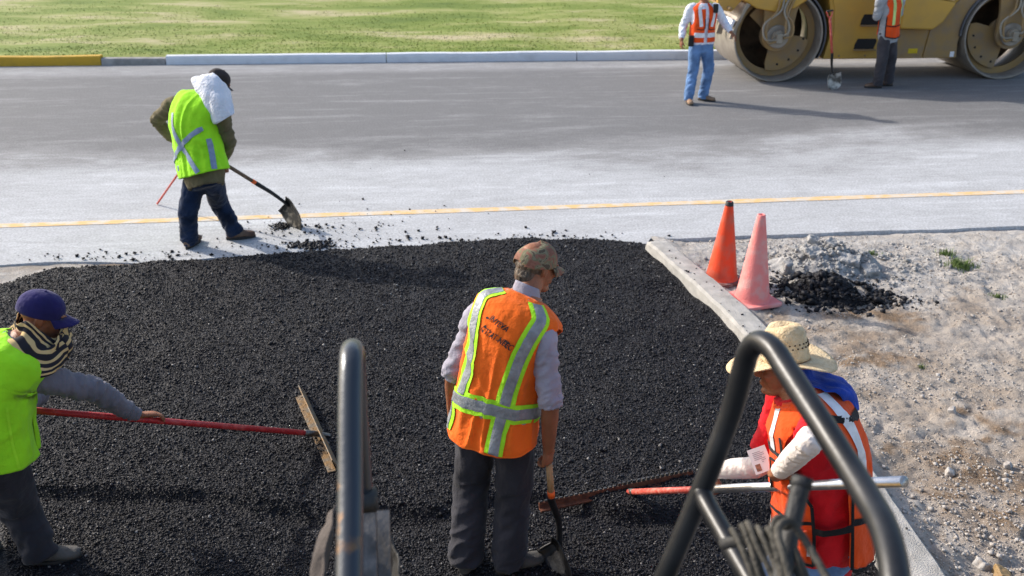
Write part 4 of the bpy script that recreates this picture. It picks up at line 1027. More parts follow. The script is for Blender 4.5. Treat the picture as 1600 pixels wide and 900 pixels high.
# ---- the man at the left edge with the long red rake
J = dict(pelvis=at(0, 700, 4.16), waist=at(-4, 650, 4.18), chest=at(3, 592, 4.24), neck=at(42, 530, 4.32), head=at(66, 492, 4.40))
J['Rsh'] = at(62, 590, 4.26); J['Rel'] = at(146, 610, 4.46); J['Rwr'] = at(222, 648, 4.70)
J['Lsh'] = at(20, 560, 4.62); J['Lel'] = at(60, 610, 4.80); J['Lwr'] = at(30, 640, 4.45)
rt = V3((.35, -.94, 0)).normalized(); c = J['pelvis']
legs(J, (c-rt*.09+V3((0, 0, -.03)), at(-30, 800, 4.35), at(-60, 870, 4.25)), (c+rt*.085+V3((0, 0, -.03)), at(28, 790, 4.22), at(62, 868, 4.20)))
J['Lan'].z = J['Ran'].z = .10
R0, R1 = at(50, 641, 4.36), gr(510, 690)+V3((0, 0, .05)); grp = at(240, 658, 4.72)
sh_d = (R1-R0).normalized(); grp = R0+sh_d*(grp-R0).dot(sh_d)
hD = dict(R=(J['Rwr'], V3((.85, .5, -.16)), V3((.1, -.25, -1)), (.35, .55, .45), .5, .02), L=(J['Lwr'], V3((-.2, -1, -.3)), V3((0, 0, -1)), GRIP, .8, .01))
J['Rwr'] = grp-V3((.85, .5, -.16)).normalized()*.075+V3((0, 0, .040)); hD['R'] = (J['Rwr'],)+hD['R'][1:]
pD, tD, sD, HD, _ = worker("man in plain lime vest and navy cap pulling a red rake, at the left edge", J, (rt, rt), M_grey_shirt, M_charcoal, M_boot, V3((.90, .30, -.36)), V3((.25, .1, 1)), hD, .008,
    fold=1.3, toes=dict(L=V3((1, .3, 0)), R=V3((1, .25, 0))), leg_r=(.118, .092, .082), arm_r=.046)
cap(HD, M_navy, pD, .070, 1.08, zo=.012)
vt = Trunk([J['pelvis'], J['waist'], J['chest'], J['neck']], (rt, rt), VEST_TB, n=2.3, amp=.009, seed=12, sc=1.0)
vD = vt.panel("vest", M_lime, pD, -176, 176, lambda p: -.06, lambda p: .99, holes=((-96, .70, 24, .17),), nph=110, nt=64)
vt.ribbon("seam_binding", [(104, .44), (112, .2), (116, -.04)], .012, M_limetrim, vD, .004)
# scarf round the neck and shoulders
rows = []
hd, nk_ = J['head'], J['neck']
for rad, drop, ex in ((.106, .125, .0), (.124, .07, .0), (.150, .01, .02), (.205, -.03, .03), (.25, -.075, .02), (.275, -.125, .0)):
    rows.append([nk_.lerp(hd, .15 if drop < .05 else .75)+V3((-.09*max(0, .02-drop)*5, 0, 0 if drop < .05 else -.10))+V3((math.cos(a)*rad*(.86 if drop < 0 else 1), math.sin(a)*rad*.95, drop-(.085*max(0, math.cos(a)) if drop > .05 else 0)+.02*math.sin(a*3)+ex*math.sin(a*2))) for a in [math.radians(q) for q in range(0, 361, 30)]])
sheet("scarf", rows, M_scarf, pD, nu=72, nv=20, amp=.012, fr=11)
# his rake: long red handle, socket, and a beam lying on the mat
b0, b1 = gr(474, 626)+V3((0, 0, .022)), gr(527, 745)+V3((0, 0, .022)); bd = (b1-b0).normalized(); up = V3((0, 0, 1)); bn = up.cross(bd)
rk = empty("rake", b0, "rake with long red handle, its flat blade lying mid asphalt", "rake")
MB().add(tube([R0-sh_d*.30, R1-sh_d*.10], .0175, n=16)).build("handle", M_redpaint, rk)
MB().add(tube([R1-sh_d*.16, R1-sh_d*.07, R1+sh_d*.03], [.021, .019, (.010, .022)], side=up, n=12)).add(tube([R1-sh_d*.07, R1+bd*.10+V3((0, 0, -.01))], .007, n=8)).add(tube([R1-sh_d*.07, R1-bd*.07+V3((0, 0, -.01))], .007, n=8)).build("socket", M_wornsteel, rk)
M = Matrix((bd, bn, up)).transposed()
mid = (b0+b1)/2; ln = (b1-b0).length
mb = MB().add(box(mid+V3((0, 0, .055)), (ln, .007, .10), M @ Matrix.Rotation(.5, 3, 'X'))).add(box(mid+bn*-.028+V3((0, 0, .020)), (ln, .048, .007), M))
mb.build("rake_blade", mat("rusty_yellow_steel", (.24, .15, .07), .7, .3, .3, 20, .6, 60, .4, col2=(.17, .155, .13), thr=(.4, .65)), rk, False, bevel=.0015)

# ---- the man in the straw hat at the right
J = dict(pelvis=V3((1.355, 3.60, .62)), waist=V3((1.335, 3.61, .80)), chest=V3((1.29, 3.64, 1.08)), neck=V3((1.20, 3.70, 1.295)), head=V3((1.150, 3.74, 1.365)))
rt = V3((.14, .99, 0)).normalized()
J['Lsh'] = V3((1.245, 3.53, 1.235)); J['Lel'] = at(1262, 694, 3.32); J['Lwr'] = at(1222, 752, 3.40)
J['Rsh'] = V3((1.22, 3.88, 1.24)); J['Rel'] = at(1185, 728, 3.90); J['Rwr'] = at(1128, 752, 3.98)
c = J['pelvis']
legs(J, (c-rt*.10-V3((0, 0, .07)), V3((1.14, 3.46, .10)), V3((1.55, 3.45, .11))), (c+rt*.10-V3((0, 0, .07)), V3((1.14, 3.76, .10)), V3((1.55, 3.78, .11))))
K0 = gr(979, 776)+V3((0, 0, .03)); K1 = V3((1.362, 2.93, 1.345)); kd_ = (K1-K0).normalized()
def near_on(p): return K0+kd_*(p-K0).dot(kd_)
gL, gR = near_on(at(1230, 768, 3.46)), near_on(at(1113, 768, 4.0))
aL = gripping(gL, kd_, V3((-.35, .1, -1)), -1, .02); aR = gripping(gR, -kd_, V3((-.7, .2, -.55)), 1, .02)
J['Lwr'] = aL[0]+V3((0, 0, .0)); J['Rwr'] = aR[0]
hE = dict(L=(J['Lwr'], aL[1], aL[2], GRIP, .8, .005), R=(J['Rwr'], aR[1], aR[2], GRIP, .8, .005))
pE, tE, sE, HE, _ = worker("crouching man in straw hat, red shirt and orange vest beside the kerb", J, (rt, rt), M_red, M_jeans, M_boot, V3((-.93, .28, -.10)), V3((.06, .12, 1)), hE, .008,
    sleeve_to=(.40, .40), fold=1.1, toes=dict(L=V3((-1, .2, 0)), R=V3((-1, .2, 0))), arm_r=.042, shirt_off=.026, shirt_t0=-.30, leg_r=(.10, .08, .07))
eyes(HE, pE)
for s, rr_ in (('L', .010), ('R', .008)):
    sh, el, wr = J[s+'sh'], J[s+'el'], J[s+'wr']
    fused("sleeve", [tube([sh.lerp(el, .62), sh.lerp(el, .8), el, el.lerp(wr, .5), wr+(el-wr).normalized()*.03], [.054, .054, .052, .048, .036], n=20)], M_cream, pE, .006, 1, [(sh, el, .002, .002, .004, 20, 45), (el, wr, .0028, .0015, .003, 20, 55)])
# straw hat
MH = HE @ Matrix.Translation((0, -.005, .045)) @ Matrix.Rotation(-.06, 4, 'X')
V = []; F = []; nu = 56
prof = [(1.0, 0), (.985, .02), (.96, .05), (.93, .09), (.89, .125), (.80, .146), (.62, .152), (.35, .142), (.12, .134), (.01, .132)]
for r_, z_ in prof:
    for i in range(nu):
        a = 2*math.pi*i/nu; x = .088*(r_**1.5)*math.sin(a)*.95; y = .100*(r_**1.5)*math.cos(a)*.95
        dent = -.030*math.exp(-(x/.022)**2)*(.35+.65*smooth01(np.array((y+.09)/.12)).item())*(1 if z_ > .1 else 0)*max(0, 1-r_**4*.75)
        pinch = 1-.10*math.exp(-((a-.9)/.35)**2)*(z_/.13)-.10*math.exp(-((a-5.38)/.35)**2)*(z_/.13)
        V.append(MH @ V3((x*pinch, y*pinch, z_+dent+.004*math.sin(a*2))))
for j in range(len(prof)-1):
    for i in range(nu): F.append([j*nu+i, j*nu+(i+1) % nu, (j+1)*nu+(i+1) % nu, (j+1)*nu+i])
hat = obj("straw_hat", V, F, M_straw, pE); md = hat.modifiers.new("t", 'SOLIDIFY'); md.thickness = .004; md.offset = -1
V = []; F = []
for j in range(9):
    t = j/8
    for i in range(nu):
        a = 2*math.pi*i/nu; R_ = .93+t*1.14; x = .088*R_*math.sin(a)*(1+.08*t); y = .100*R_*math.cos(a)*(1+.10*t)+.022*t
        V.append(MH @ V3((x, y, -.030*t**1.3*abs(math.cos(a))**2+.030*t*t*abs(math.sin(a))**3-.004*t+.008*t*math.sin(3*a+1)-.0)))
for j in range(8):
    for i in range(nu): F.append([j*nu+i, j*nu+(i+1) % nu, (j+1)*nu+(i+1) % nu, (j+1)*nu+i])
br = obj("brim", V, F, M_straw, hat); md = br.modifiers.new("t", 'SOLIDIFY'); md.thickness = .004
for k_, zz in enumerate((.062, .078)):
    mb = MB()
    for i in range(26):
        a = 2*math.pi*(i+.5*k_)/26; r_ = .905 if k_ == 0 else .878; q = V3((.088*r_*math.sin(a), .104*r_*math.cos(a), zz)); e = ellip((0, 0, 0), (.0045, .0045, .0035), nu=8, nv=5)
        mb.add(([MH @ (q*1.0+V3(p)+V3((math.sin(a)*.0015, math.cos(a)*.0015, 0))) for p in e[0]], e[1]))
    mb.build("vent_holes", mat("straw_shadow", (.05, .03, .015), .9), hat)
# blue cloth hanging behind the neck
hE_ = HE.to_3x3(); hp_ = J['head']
bk = hE_ @ V3((0, -1, 0)); sd_ = hE_ @ V3((1, 0, 0))
rows = []
for dz_, bo, wd_ in ((.03, .085, .085), (-.02, .120, .10), (-.045, .185, .12), (-.06, .255, .115), (-.11, .300, .09), (-.17, .320, .065)):
    rows.append([hp_+V3((0, 0, dz_))+bk*(bo-.05*abs(q)**2.2*(1 if dz_ > -.15 else .5))+sd_*(wd_*q) for q in (-1, -.6, -.2, .2, .6, 1)])
sheet("neck_cloth", rows, M_bluecloth, pE, amp=.008, fr=12)
# poncho style vest: front and back panels, black binding, straps at the side
vt = Trunk([J['pelvis'], J['waist'], J['chest'], J['neck']], (rt, rt), [(t, a, b+(.045 if t < .6 else .02 if t < .88 else 0)) for t, a, b in VEST_TB], n=2.3, amp=.006, seed=21, sc=1.02)
def lower(b0_, b1_): return lambda p: b0_
vE = vt.panel("vest", M_redorange, pE, -68, 68, lambda p: -.02-.05*math.cos(math.radians(p*1.2)), lambda p: .99, holes=((96, .60, 36, .26), (-96, .60, 36, .26)), nph=70, nt=60)
fr_ = vt.panel("front_panel", M_redorange, vE, 106, 254, lambda p: .00, lambda p: .97, holes=((96, .62, 36, .24), (264, .62, 36, .24)), nph=60, nt=60)
vt.panel("shoulder_yoke", M_redorange, vE, -128, -62, lambda p: .875, lambda p: .985, nph=16, nt=8)
vt.panel("shoulder_yoke", M_redorange, vE, 62, 128, lambda p: .875, lambda p: .985, nph=16, nt=8)
bind = lambda path, w=.014, par=vE, n=30, of=.006: vt.ribbon("binding", path, w, M_blacktrim, par, of, n=n)
bind([(-66, -.04), (-66, .15), (-65, .34)]); bind([(-65, .34), (-60, .6), (-66, .84)]); bind([(-66, -.045), (-30, -.065), (0, -.07), (66, -.04)])
bind([(-106, .0), (-106, .2), (-107, .38)]); bind([(-107, .38), (-131, .62), (-124, .84)]); bind([(-106, .0), (-160, .0), (-234, .0)])
bind([(-66, .24), (-90, .22), (-108, .22)], .035, vE); bind([(-64, .27), (-40, .24), (-5, .22), (60, .22)], .03)
bind([(-107, .27), (-150, .27), (-180, .25)], .016); bind([(-70, .865), (-45, .80), (-10, .78), (60, .80)], .03); bind([(-130, .70), (-155, .72), (-185, .72)], .03)
vt.ribbon("reflective_strip", [(-47, .97), (-52, .85), (-46, .70), (-44, .30)], .05, M_white_tape, vE, .006)
vt.ribbon("reflective_strip", [(-138, .96), (-142, .85), (-150, .73)], .05, M_white_tape, vE, .006)
vt.ribbon("reflective_strip", [(-110, .10), (-150, .09), (-190, .09)], .05, M_white_tape, vE, .006)
# chest pocket and card on the front
pk = vt.panel("pocket", M_redorange, vE, 206, 232, lambda p: .44, lambda p: .66, off=.014, nph=12, nt=12, thick=.006)
bind([(206-360, .66), (219-360, .665), (232-360, .66)], .012, pk, 12, .022); bind([(206-360, .66), (206-360, .5), (206-360, .44)], .012, pk, 12, .022)
pk2 = vt.panel("pocket", M_redorange, vE, -146, -112, lambda p: .045, lambda p: .23, off=.022, nph=14, nt=12, thick=.010)
# identity card hanging from the pocket, turned a little
q_ = surf_at(vt, 1199, 716, -180, 0); cc = vt.S(q_[0], q_[1], .035); ex = (at(1215, 690, 3.3)-at(1190, 704, 3.3)).normalized(); n_ = V3((-.25, -.80, .50)).normalized()
ex = V3((.80, -.15, .45)); ex = (ex-n_*ex.dot(n_)).normalized(); ey = n_.cross(ex)
def card_pt(a, b, o_=0): return cc+ex*a+ey*b+n_*o_
V = [card_pt(x_, y_, z_) for z_ in (0, .002) for x_, y_ in ((-.040, -.054), (.040, -.054), (.040, .054), (-.040, .054))]
cd = obj("identity_card", V, [[3, 2, 1, 0], [4, 5, 6, 7]]+[[i, (i+1) % 4, (i+1) % 4+4, i+4] for i in range(4)], M_label, pE, False)
obj("photo", [card_pt(x_, y_, .0026) for x_, y_ in ((-.030, -.044), (-.008, -.044), (-.008, -.014), (-.030, -.014))], [[0, 1, 2, 3]], mat("portrait_print", (.30, .14, .09), .6, 0, .5, 60), cd, False)
mb = MB()
for k in range(7):
    y_ = .034-.0075*k; x1_ = .024 if k % 3 else .012
    if k > 4: x0_ = .004
    else: x0_ = -.024
    mb.add(([card_pt(x_, q, .0026) for x_, q in ((x0_, y_), (x1_, y_), (x1_, y_+.0022), (x0_, y_+.0022))], [[0, 1, 2, 3]]))
mb.build("printed_lines", mat("grey_print", (.25, .26, .30), .7), cd, smooth=False)

# his long screed rake: serrated beam on the mat, red and aluminium handle
a0, a1 = gr(842, 803)+V3((0, 0, .026)), gr(1082, 752)+V3((0, 0, .026)); bd = (a1-a0).normalized(); bn = V3((0, 0, 1)).cross(bd); M = Matrix((bd, bn, V3((0, 0, 1)))).transposed(); ln = (a1-a0).length
rk = empty("rake", a0, "wide toothed rake with red and aluminium handle held by the straw hat man", "rake")
mid = (a0+a1)/2
MB().add(box(mid+V3((0, 0, .024)), (ln, .010, .040), M @ Matrix.Rotation(-.25, 3, 'X'))).add(box(mid-bn*.018+V3((0, 0, .010)), (ln, .034, .010), M)).build("beam", M_rust, rk, False, bevel=.002)
mb = MB(); nt_ = int(ln/2/.030)
for k in range(nt_*2):
    x_ = .014+k*.030
    if x_ > ln: break
    h_ = .022 if x_ > ln*.5 else .012
    q = a0+bd*x_+bn*.008+V3((0, 0, .040)); mb.add(([q+M @ V3((dx*w_, dy*.004, z_)) for z_, w_ in ((0, .011), (h_, .008)) for dx, dy in ((-1, -1), (1, -1), (1, 1), (-1, 1))], [[0, 3, 2, 1], [4, 5, 6, 7]]+[[i, (i+1) % 4, (i+1) % 4+4, i+4] for i in range(4)]))
mb.build("teeth", M_wornsteel, rk, False)
jn = K0+kd_*.86
MB().add(tube([K0+kd_*.03, jn], .0175, n=16)).build("red_handle", M_fadedred, rk)
MB().add(tube([K0-bd*.06-V3((0, 0, .02)), K0+kd_*.0, K0+kd_*.10], [(.030, .008), .018, .020], side=bd, n=12)).build("socket", M_wornsteel, rk)
mb = MB(); v_, f_ = tube([jn, K1], .0205, n=24, caps=False); mb.add((v_, f_)); v2, f2 = tube([K1, K1-kd_*.25], .0185, n=24, caps=True); mb.add((v2, f2))
nn = 24; mb.f += [[24+k, 24+(k+1) % 24, 48+(k+1) % 24, 48+k] for k in range(24)]
mb.build("aluminium_tube", M_alu, rk)

# ---- traffic cones
def cone(loc, h, r0, r1, m, tip_m, base_m, base_s, rot, label, tilt=(0, 0), open_top=False):
    root = empty("traffic_cone", loc, label, "traffic cone", "traffic cones beside the kerb")
    Mx = Matrix.Translation(loc) @ Matrix.Rotation(tilt[0], 4, 'X') @ Matrix.Rotation(tilt[1], 4, 'Y') @ Matrix.Rotation(rot, 4, 'Z')
    prof = [(r0*1.10, .028), (r0*1.03, .038), (r0, .06)]+[(r0+(r1-r0)*t, .06+(h-.06)*t) for t in (.1, .2, .35, .5, .65, .8, .93)]+[(r1*1.0, h-.004), (r1*.8, h), (r1*.62, h-.004), (r1*.6, h-.12)]
    V, F = lathe(prof, 40); MB().add((V, F)).xf(Mx).build("body", m, root)
    s_ = base_s/2; out = []
    for k in range(4):
        for q in range(5):
            a = k*math.pi/2+q/4*math.pi/2; cx, cy = s_*.82*(1 if k in (0, 3) else -1), s_*.82*(1 if k in (0, 1) else -1); out.append((cx+s_*.18*math.cos(a), cy+s_*.18*math.sin(a)))
    n = len(out); mb = MB(); mb.add(([V3((x, y, z)) for z in (.0, .028) for x, y in out], [list(range(n))[::-1], [n+i for i in range(n)]]+[[i, (i+1) % n, (i+1) % n+n, i+n] for i in range(n)])); mb.xf(Mx).build("base", base_m, root, False, bevel=.006)
    if tip_m: MB().add(lathe([(r1*1.06+(r0-r1)*.045, h-.035), (r1*1.06, h-.003), (r1*.8, h+.003), (r1*.6, h)], 32)).xf(Mx).build("tip", tip_m, root)
c1_, c2_ = gr(1126, 440), gr(1177, 474)
zz = lambda p: float(dirt_z(np.array([p.x]), np.array([p.y]))[0])
cone(V3((c1_.x+.015, c1_.y+.05, zz(c1_)-.012)), .72, .132, .030, M_cone_o, M_rubber, M_cone_base, .34, .5, "glossy orange traffic cone with a black tip beside the kerb", (.0, .02))
cone(V3((c2_.x, c2_.y+.05, zz(c2_)-.002)), .76, .138, .032, M_cone_p, None, M_cone_p, .37, .35, "faded pink traffic cone with an open top beside the kerb", (.0, .01))

# ---- the road roller
O = V3((4.45, 16.95, 0)); Rm = Matrix.Translation(O) @ Matrix.Rotation(math.atan2(kd.y, kd.x), 4, 'Z')
rol = empty("road_roller", O, "large yellow twin drum road roller standing on the far lane", "road roller")
def rb(name, mb, m, parent=None, bevel=0, smooth=False): mb.xf(Rm); return mb.build(name, m, parent or rol, smooth, bevel)
DR = .76
def drum(xc, flip):
    W = 1.75
    prof = [(DR, .02), (DR, W-.02), (DR-.012, W), (DR-.05, W), (DR-.05, .30), (DR-.055, .28)]
    mb = MB().add(lathe([(DR-.06, .30), (DR-.045, .02), (DR-.03, 0), (DR-.012, 0), (DR, .02), (DR, W-.02), (DR-.012, W), (DR-.06, W)], 72, 'Y'))
    mb.v = [v+V3((xc, 0, DR)) for v in mb.v]; d = rb("drum", mb, M_drum, smooth=True)
    md = d.modifiers.new("e", 'EDGE_SPLIT'); md.split_angle = .6
    mb = MB().add(prism([(xc+(DR-.05)*math.cos(a), DR+(DR-.05)*math.sin(a)) for a in [2*math.pi*k/40 for k in range(40)]], .95, .98)); rb("inner_disc", mb, M_inner, d)  # dark brown disc closing the drum behind the web openings
    # rim ring of the web
    mb = MB(); mb.add(lathe([(DR-.06, .26), (DR-.17, .27), (DR-.17, .31), (DR-.06, .32)], 60, 'Y')); mb.v = [v+V3((xc, 0, DR)) for v in mb.v]; rb("web_ring", mb, M_tan, d, smooth=False)
    return d
def lobes(xc, parent, rot0, spans):
    pts = []
    for k in range(72):
        a = 2*math.pi*k/72; dd = math.degrees(a-rot0) % 360; r = .26
        for s0, s1, rr in spans:
            if s0 < dd < s1: 
                e = min(dd-s0, s1-dd); r = max(r, .26+(rr-.26)*min(1, e/7))
        pts.append((xc+r*math.cos(a), DR+r*math.sin(a)))
    rb("weight_plate", MB().add(prism(pts, .20, .245)), M_tan, parent, .008)
    for k in range(8):
        a = rot0+math.radians(spans[0][0]+18+k*12)
        if k % 2: rb("bolt", MB().add(ellip((xc+.5*math.cos(a), .198, DR+.5*math.sin(a)), (.02, .012, .02), nu=8, nv=6)), M_black, parent)
d1 = drum(0, 0); lobes(0.0, d1, math.radians(-110), [(0, 110, .60), (185, 262, .56)])
d2 = drum(3.95, 0); lobes(3.95, d2, math.radians(155), [(0, 118, .60), (190, 262, .55)])
def hub(xc, sgn):
    # teardrop bracket that drops from the yoke to the drum axle
    pts = [(xc+.25*math.cos(a)+.0, DR-.0+.25*math.sin(a)) for a in [math.radians(q) for q in range(-185, 6, 10)]]
    pts += [(xc+.30, 1.15), (xc+.42*1, 1.55), (xc-.30, 1.55), (xc-.24, 1.10)]
    br_ = rb("motor_bracket", MB().add(prism(pts, .02, .10)), M_tan, rol, .012)
    rb("flange", MB().add(prism([(xc+.19*math.cos(a), DR+.19*math.sin(a)) for a in [2*math.pi*k/28 for k in range(28)]], -.03, .02)), M_drum, br_, .01)
    rb("drive_motor", MB().add(prism([(xc+.11*math.cos(a), DR+.11*math.sin(a)) for a in [2*math.pi*k/24 for k in range(24)]], -.14, -.03)).add(box((xc-.02, -.16, DR-.01), (.10, .08, .16))), M_greyhose, br_, .012)
    for k, (x0, x1, w_) in enumerate(((-.12, -.20, .24), (-.05, -.24, .30), (.08, .16, .20), (.03, .10, .12), (.13, .06, .16))):
        rb("hose", MB().add(tube([(xc+x0*.6, -.17, DR-.06+.03*k), (xc+x1*1.1, -.20, DR-.06+.05*k), (xc+x1*1.2, -.16, DR+.22), (xc+x0*.8+.02, -.10, DR+.42), (xc+x0+.1, -.02, DR+.62)], .019, n=8, sub=6)), M_greyhose if k % 2 else M_tan, br_, smooth=True)
hub(-.02, 1); hub(4.0, -1)
# frame and body
rb("front_yoke", MB().add(prism([(-.62, 1.34), (-.42, 1.22), (-.10, 1.16), (.22, 1.22), (.56, 1.44), (.95, 1.60), (.95, 1.95), (-.5, 1.95), (-.75, 1.62)], -.03, 1.75)), M_yellow, rol, .02)
rb("main_frame", MB().add(prism([(.84, .36), (3.16, .36), (3.14, .62), (3.20, .95), (3.42, 1.38), (3.55, 1.60), (3.55, 1.95), (.70, 1.95), (.86, 1.2), (.92, .78)], .10, 1.62)), M_yellow, rol, .02)
rb("rear_panel", MB().add(prism([(2.56, .375), (3.145, .375), (3.125, .62), (3.185, .95), (3.39, 1.36), (3.50, 1.58), (3.3, 1.60), (2.62, .86)], .07, .097)), M_tan, rol, .006)
rb("lower_panel", MB().add(prism([(2.02, .375), (2.54, .375), (2.60, .85), (2.02, .85)], .075, .097)), M_tan, rol, .005)
rb("side_tank", MB().add(prism([(2.02, .88), (2.58, .86), (2.74, .98), (2.92, 1.30), (2.60, 1.36), (2.02, 1.42)], -.10, .097)), M_yellow, rol, .03)
rb("tank_cap", MB().add(box((2.52, -.0, 1.40), (.7, .22, .03), Matrix.Rotation(.12, 3, 'Y'))), M_label, rol, .008)
rb("front_panel", MB().add(prism([(.93, .375), (1.98, .375), (1.98, 1.58), (.80, 1.58), (.93, 1.2), (.97, .8)], .08, .097)), M_yellow, rol, .006)
for z0, z1, xa in ((.93, 1.10, 1.40), (.53, .70, 1.34)):
    rb("step_recess_shade", MB().add(prism([(xa+.05, z1), (xa+.36, z1), (xa+.38, z1-.04), (xa+.34, z0), (xa, z0), (xa+.01, z0+.08)], .072, .079)), M_black, rol)  # thin black plate on the panel, shade of a step recess put into its colour
    rb("step_tread", MB().add(box((xa+.18, .045, z0-.012), (.38, .07, .02))), M_tan, rol, .004)
rb("slot", MB().add(prism([(2.98, 1.36), (3.08, 1.36), (3.18, 1.44), (3.20, 1.56), (3.10, 1.56)], .060, .069)), M_black, rol)
rb("warning_label", MB().add(box((2.37, .071, .49), (.16, .004, .08))), mat("yellow_label", (.60, .42, .01), .6), rol)
rb("white_label", MB().add(box((3.06, .066, .43), (.07, .004, .09))), M_label, rol)
for xx in (1.1, 1.55, 1.9, 2.2, 2.45): rb("frame_bolt", MB().add(ellip((xx, .072, .42), (.018, .01, .018), nu=8, nv=6)), M_tan, rol)
rb("rear_yoke", MB().add(prism([(3.58, 1.72), (3.62, 1.48), (3.82, 1.36), (4.3, 1.36), (4.6, 1.5), (4.75, 1.95), (3.58, 1.95)], -.02, 1.75)), M_yellow, rol, .02)
# rear fender lip that follows the second drum
mb = MB(); pts = [(3.95+.80*math.cos(math.radians(q)), DR+.80*math.sin(math.radians(q))) for q in range(122, 184, 6)]; pt2 = [(3.95+.83*math.cos(math.radians(q)), DR+.83*math.sin(math.radians(q))) for q in range(182, 121, -6)]
rb("mud_guard", mb.add(prism(pts+pt2, .02, .9)), mat("dark_grey_rubber_guard", (.09, .09, .10), .6), rol)
mb = MB(); pts = [(.80*math.cos(math.radians(q)), DR+.80*math.sin(math.radians(q))) for q in range(-28, 62, 6)]; pt2 = [(.825*math.cos(math.radians(q)), DR+.825*math.sin(math.radians(q))) for q in range(60, -29, -6)]
rb("mud_guard", mb.add(prism(pts+pt2, .03, 1.6)), MATS["dark_grey_rubber_guard"], rol)
# scraper and spray bars at the nose
rb("scraper_bar", MB().add(box((-.80, .85, .98), (.05, 1.75, .13), Matrix.Rotation(.35, 3, 'Y'))), M_label, rol, .01)
rb("spray_bar", MB().add(tube([(-.86, -.05, 1.22), (-.86, 1.75, 1.22)], .03, n=10)), M_tan, rol, smooth=True)
rb("nose_frame", MB().add(prism([(-1.02, 1.18), (-.80, 1.16), (-.62, 1.36), (-.5, 1.70), (-.95, 1.70), (-1.06, 1.4)], .10, .22)).add(prism([(-1.02, 1.18), (-.80, 1.16), (-.62, 1.36), (-.5, 1.70), (-.95, 1.70), (-1.06, 1.4)], 1.5, 1.62)).add(box((-.92, .86, 1.42), (.16, 1.3, .22))), M_yellow, rol, .012)
rb("scraper_bracket", MB().add(box((-.70, -.03, 1.02), (.05, .05, .62), Matrix.Rotation(.42, 3, 'Y'))).add(box((-.84, .55, .90), (.10, .06, .34), Matrix.Rotation(.2, 3, 'Y'))).add(box((-.84, 1.15, .90), (.10, .06, .34), Matrix.Rotation(.2, 3, 'Y'))), M_greyhose, rol, .008)
rb("engine_hood", MB().add(prism([(.70, 1.952), (3.5, 1.952), (3.6, 2.05), (4.6, 2.05), (4.6, 1.955), (4.75, 1.96), (4.75, 2.15), (3.6, 2.30), (.75, 2.10)], .12, 1.55)), M_yellow, rol, .03)
for x_, y_ in ((.9, .2), (.9, 1.5), (2.3, .2), (2.3, 1.5)): rb("canopy_post", MB().add(tube([(x_, y_, 2.0), (x_, y_, 3.05)], .035, n=8)), M_black, rol)
rb("canopy", MB().add(prism([(.5, 3.05), (2.7, 3.05), (2.65, 3.13), (.55, 3.13)], .0, 1.7)), M_yellow, rol, .03)

# ---- far workers
YA = 15.42
J = dict(pelvis=at(1096, 68, YA), waist=at(1097, 52, YA), chest=at(1099, 30, YA), neck=at(1100, 4, YA+.02), head=at(1099, -14, YA-.02))
J['Rsh'] = at(1080, 13, YA); J['Rel'] = at(1068, 40, YA+.05); J['Rwr'] = at(1065, 62, YA-.08)
J['Lsh'] = at(1119, 13, YA); J['Lel'] = at(1131, 34, YA+.05); J['Lwr'] = at(1142, 50, YA-.08)
rt = V3((-.97, -.22, 0)).normalized(); c = J['pelvis']
legs(J, (c-rt*.09+V3((0, 0, -.02)), at(1107, 108, YA), at(1099, 146, YA+.06)), (c+rt*.09+V3((0, 0, -.02)), at(1083, 110, YA-.05), at(1076, 150, YA-.14)))
J['Lan'].z = J['Ran'].z = .09
hA = dict(L=(J['Lwr'], V3((.6, -.1, -.6)), V3((-.4, .3, -.6)), (.3, .4, .3), .4, .03), R=(J['Rwr'], V3((-.05, -.1, -1)), V3((1, .3, 0)), (.5, .7, .5), .5, .02))
pA, tA, sA, HA, _ = worker("man in white shirt, orange vest and blue jeans facing us left of the roller", J, (rt, rt), M_white_shirt, M_jeans, M_tanboot, V3((.35, -.9, -.25)), (0, 0, 1), hA, .011,
    fold=1.2, shirt_t0=.0, toes=dict(R=V3((.1, -1, 0)), L=V3((.85, -.4, 0))), leg_r=(.098, .080, .070))
eyes(HA, pA); cap(HA, M_label, pA)
vt = Trunk([J['pelvis'], J['waist'], J['chest'], J['neck']], (rt, rt), VEST_TB, n=2.3, amp=.005, seed=31, sc=.92)
vA = vt.panel("vest", M_redorange, pA, -170, 170, lambda p: .06, lambda p: .99, holes=((92, .68, 24, .22), (-92, .68, 24, .22)), nph=80, nt=44)
for sg in (1, -1):
    vt.ribbon("reflective_strip", [(sg*138, .96), (sg*140, .80), (sg*150, .45)], .05, M_white_tape, vA, .008)
    vt.ribbon("reflective_strip", [(sg*172, .24), (sg*140, .24), (sg*120, .24)], .07, M_white_tape, vA, .008)
    vt.ribbon("pocket_binding", [(sg*168, .62), (sg*168, .4), (sg*130, .38)], .012, M_blacktrim, vA, .009)
pch = vt.S(112, .10, .03); MB().add(box(pch, (.08, .06, .16))).build("belt_pouch", M_black, pA, False, bevel=.012)
q_ = vt.S(-140, .86, .03); MB().add(box(q_, (.07, .05, .13))).build("radio", M_black, pA, False, bevel=.01)

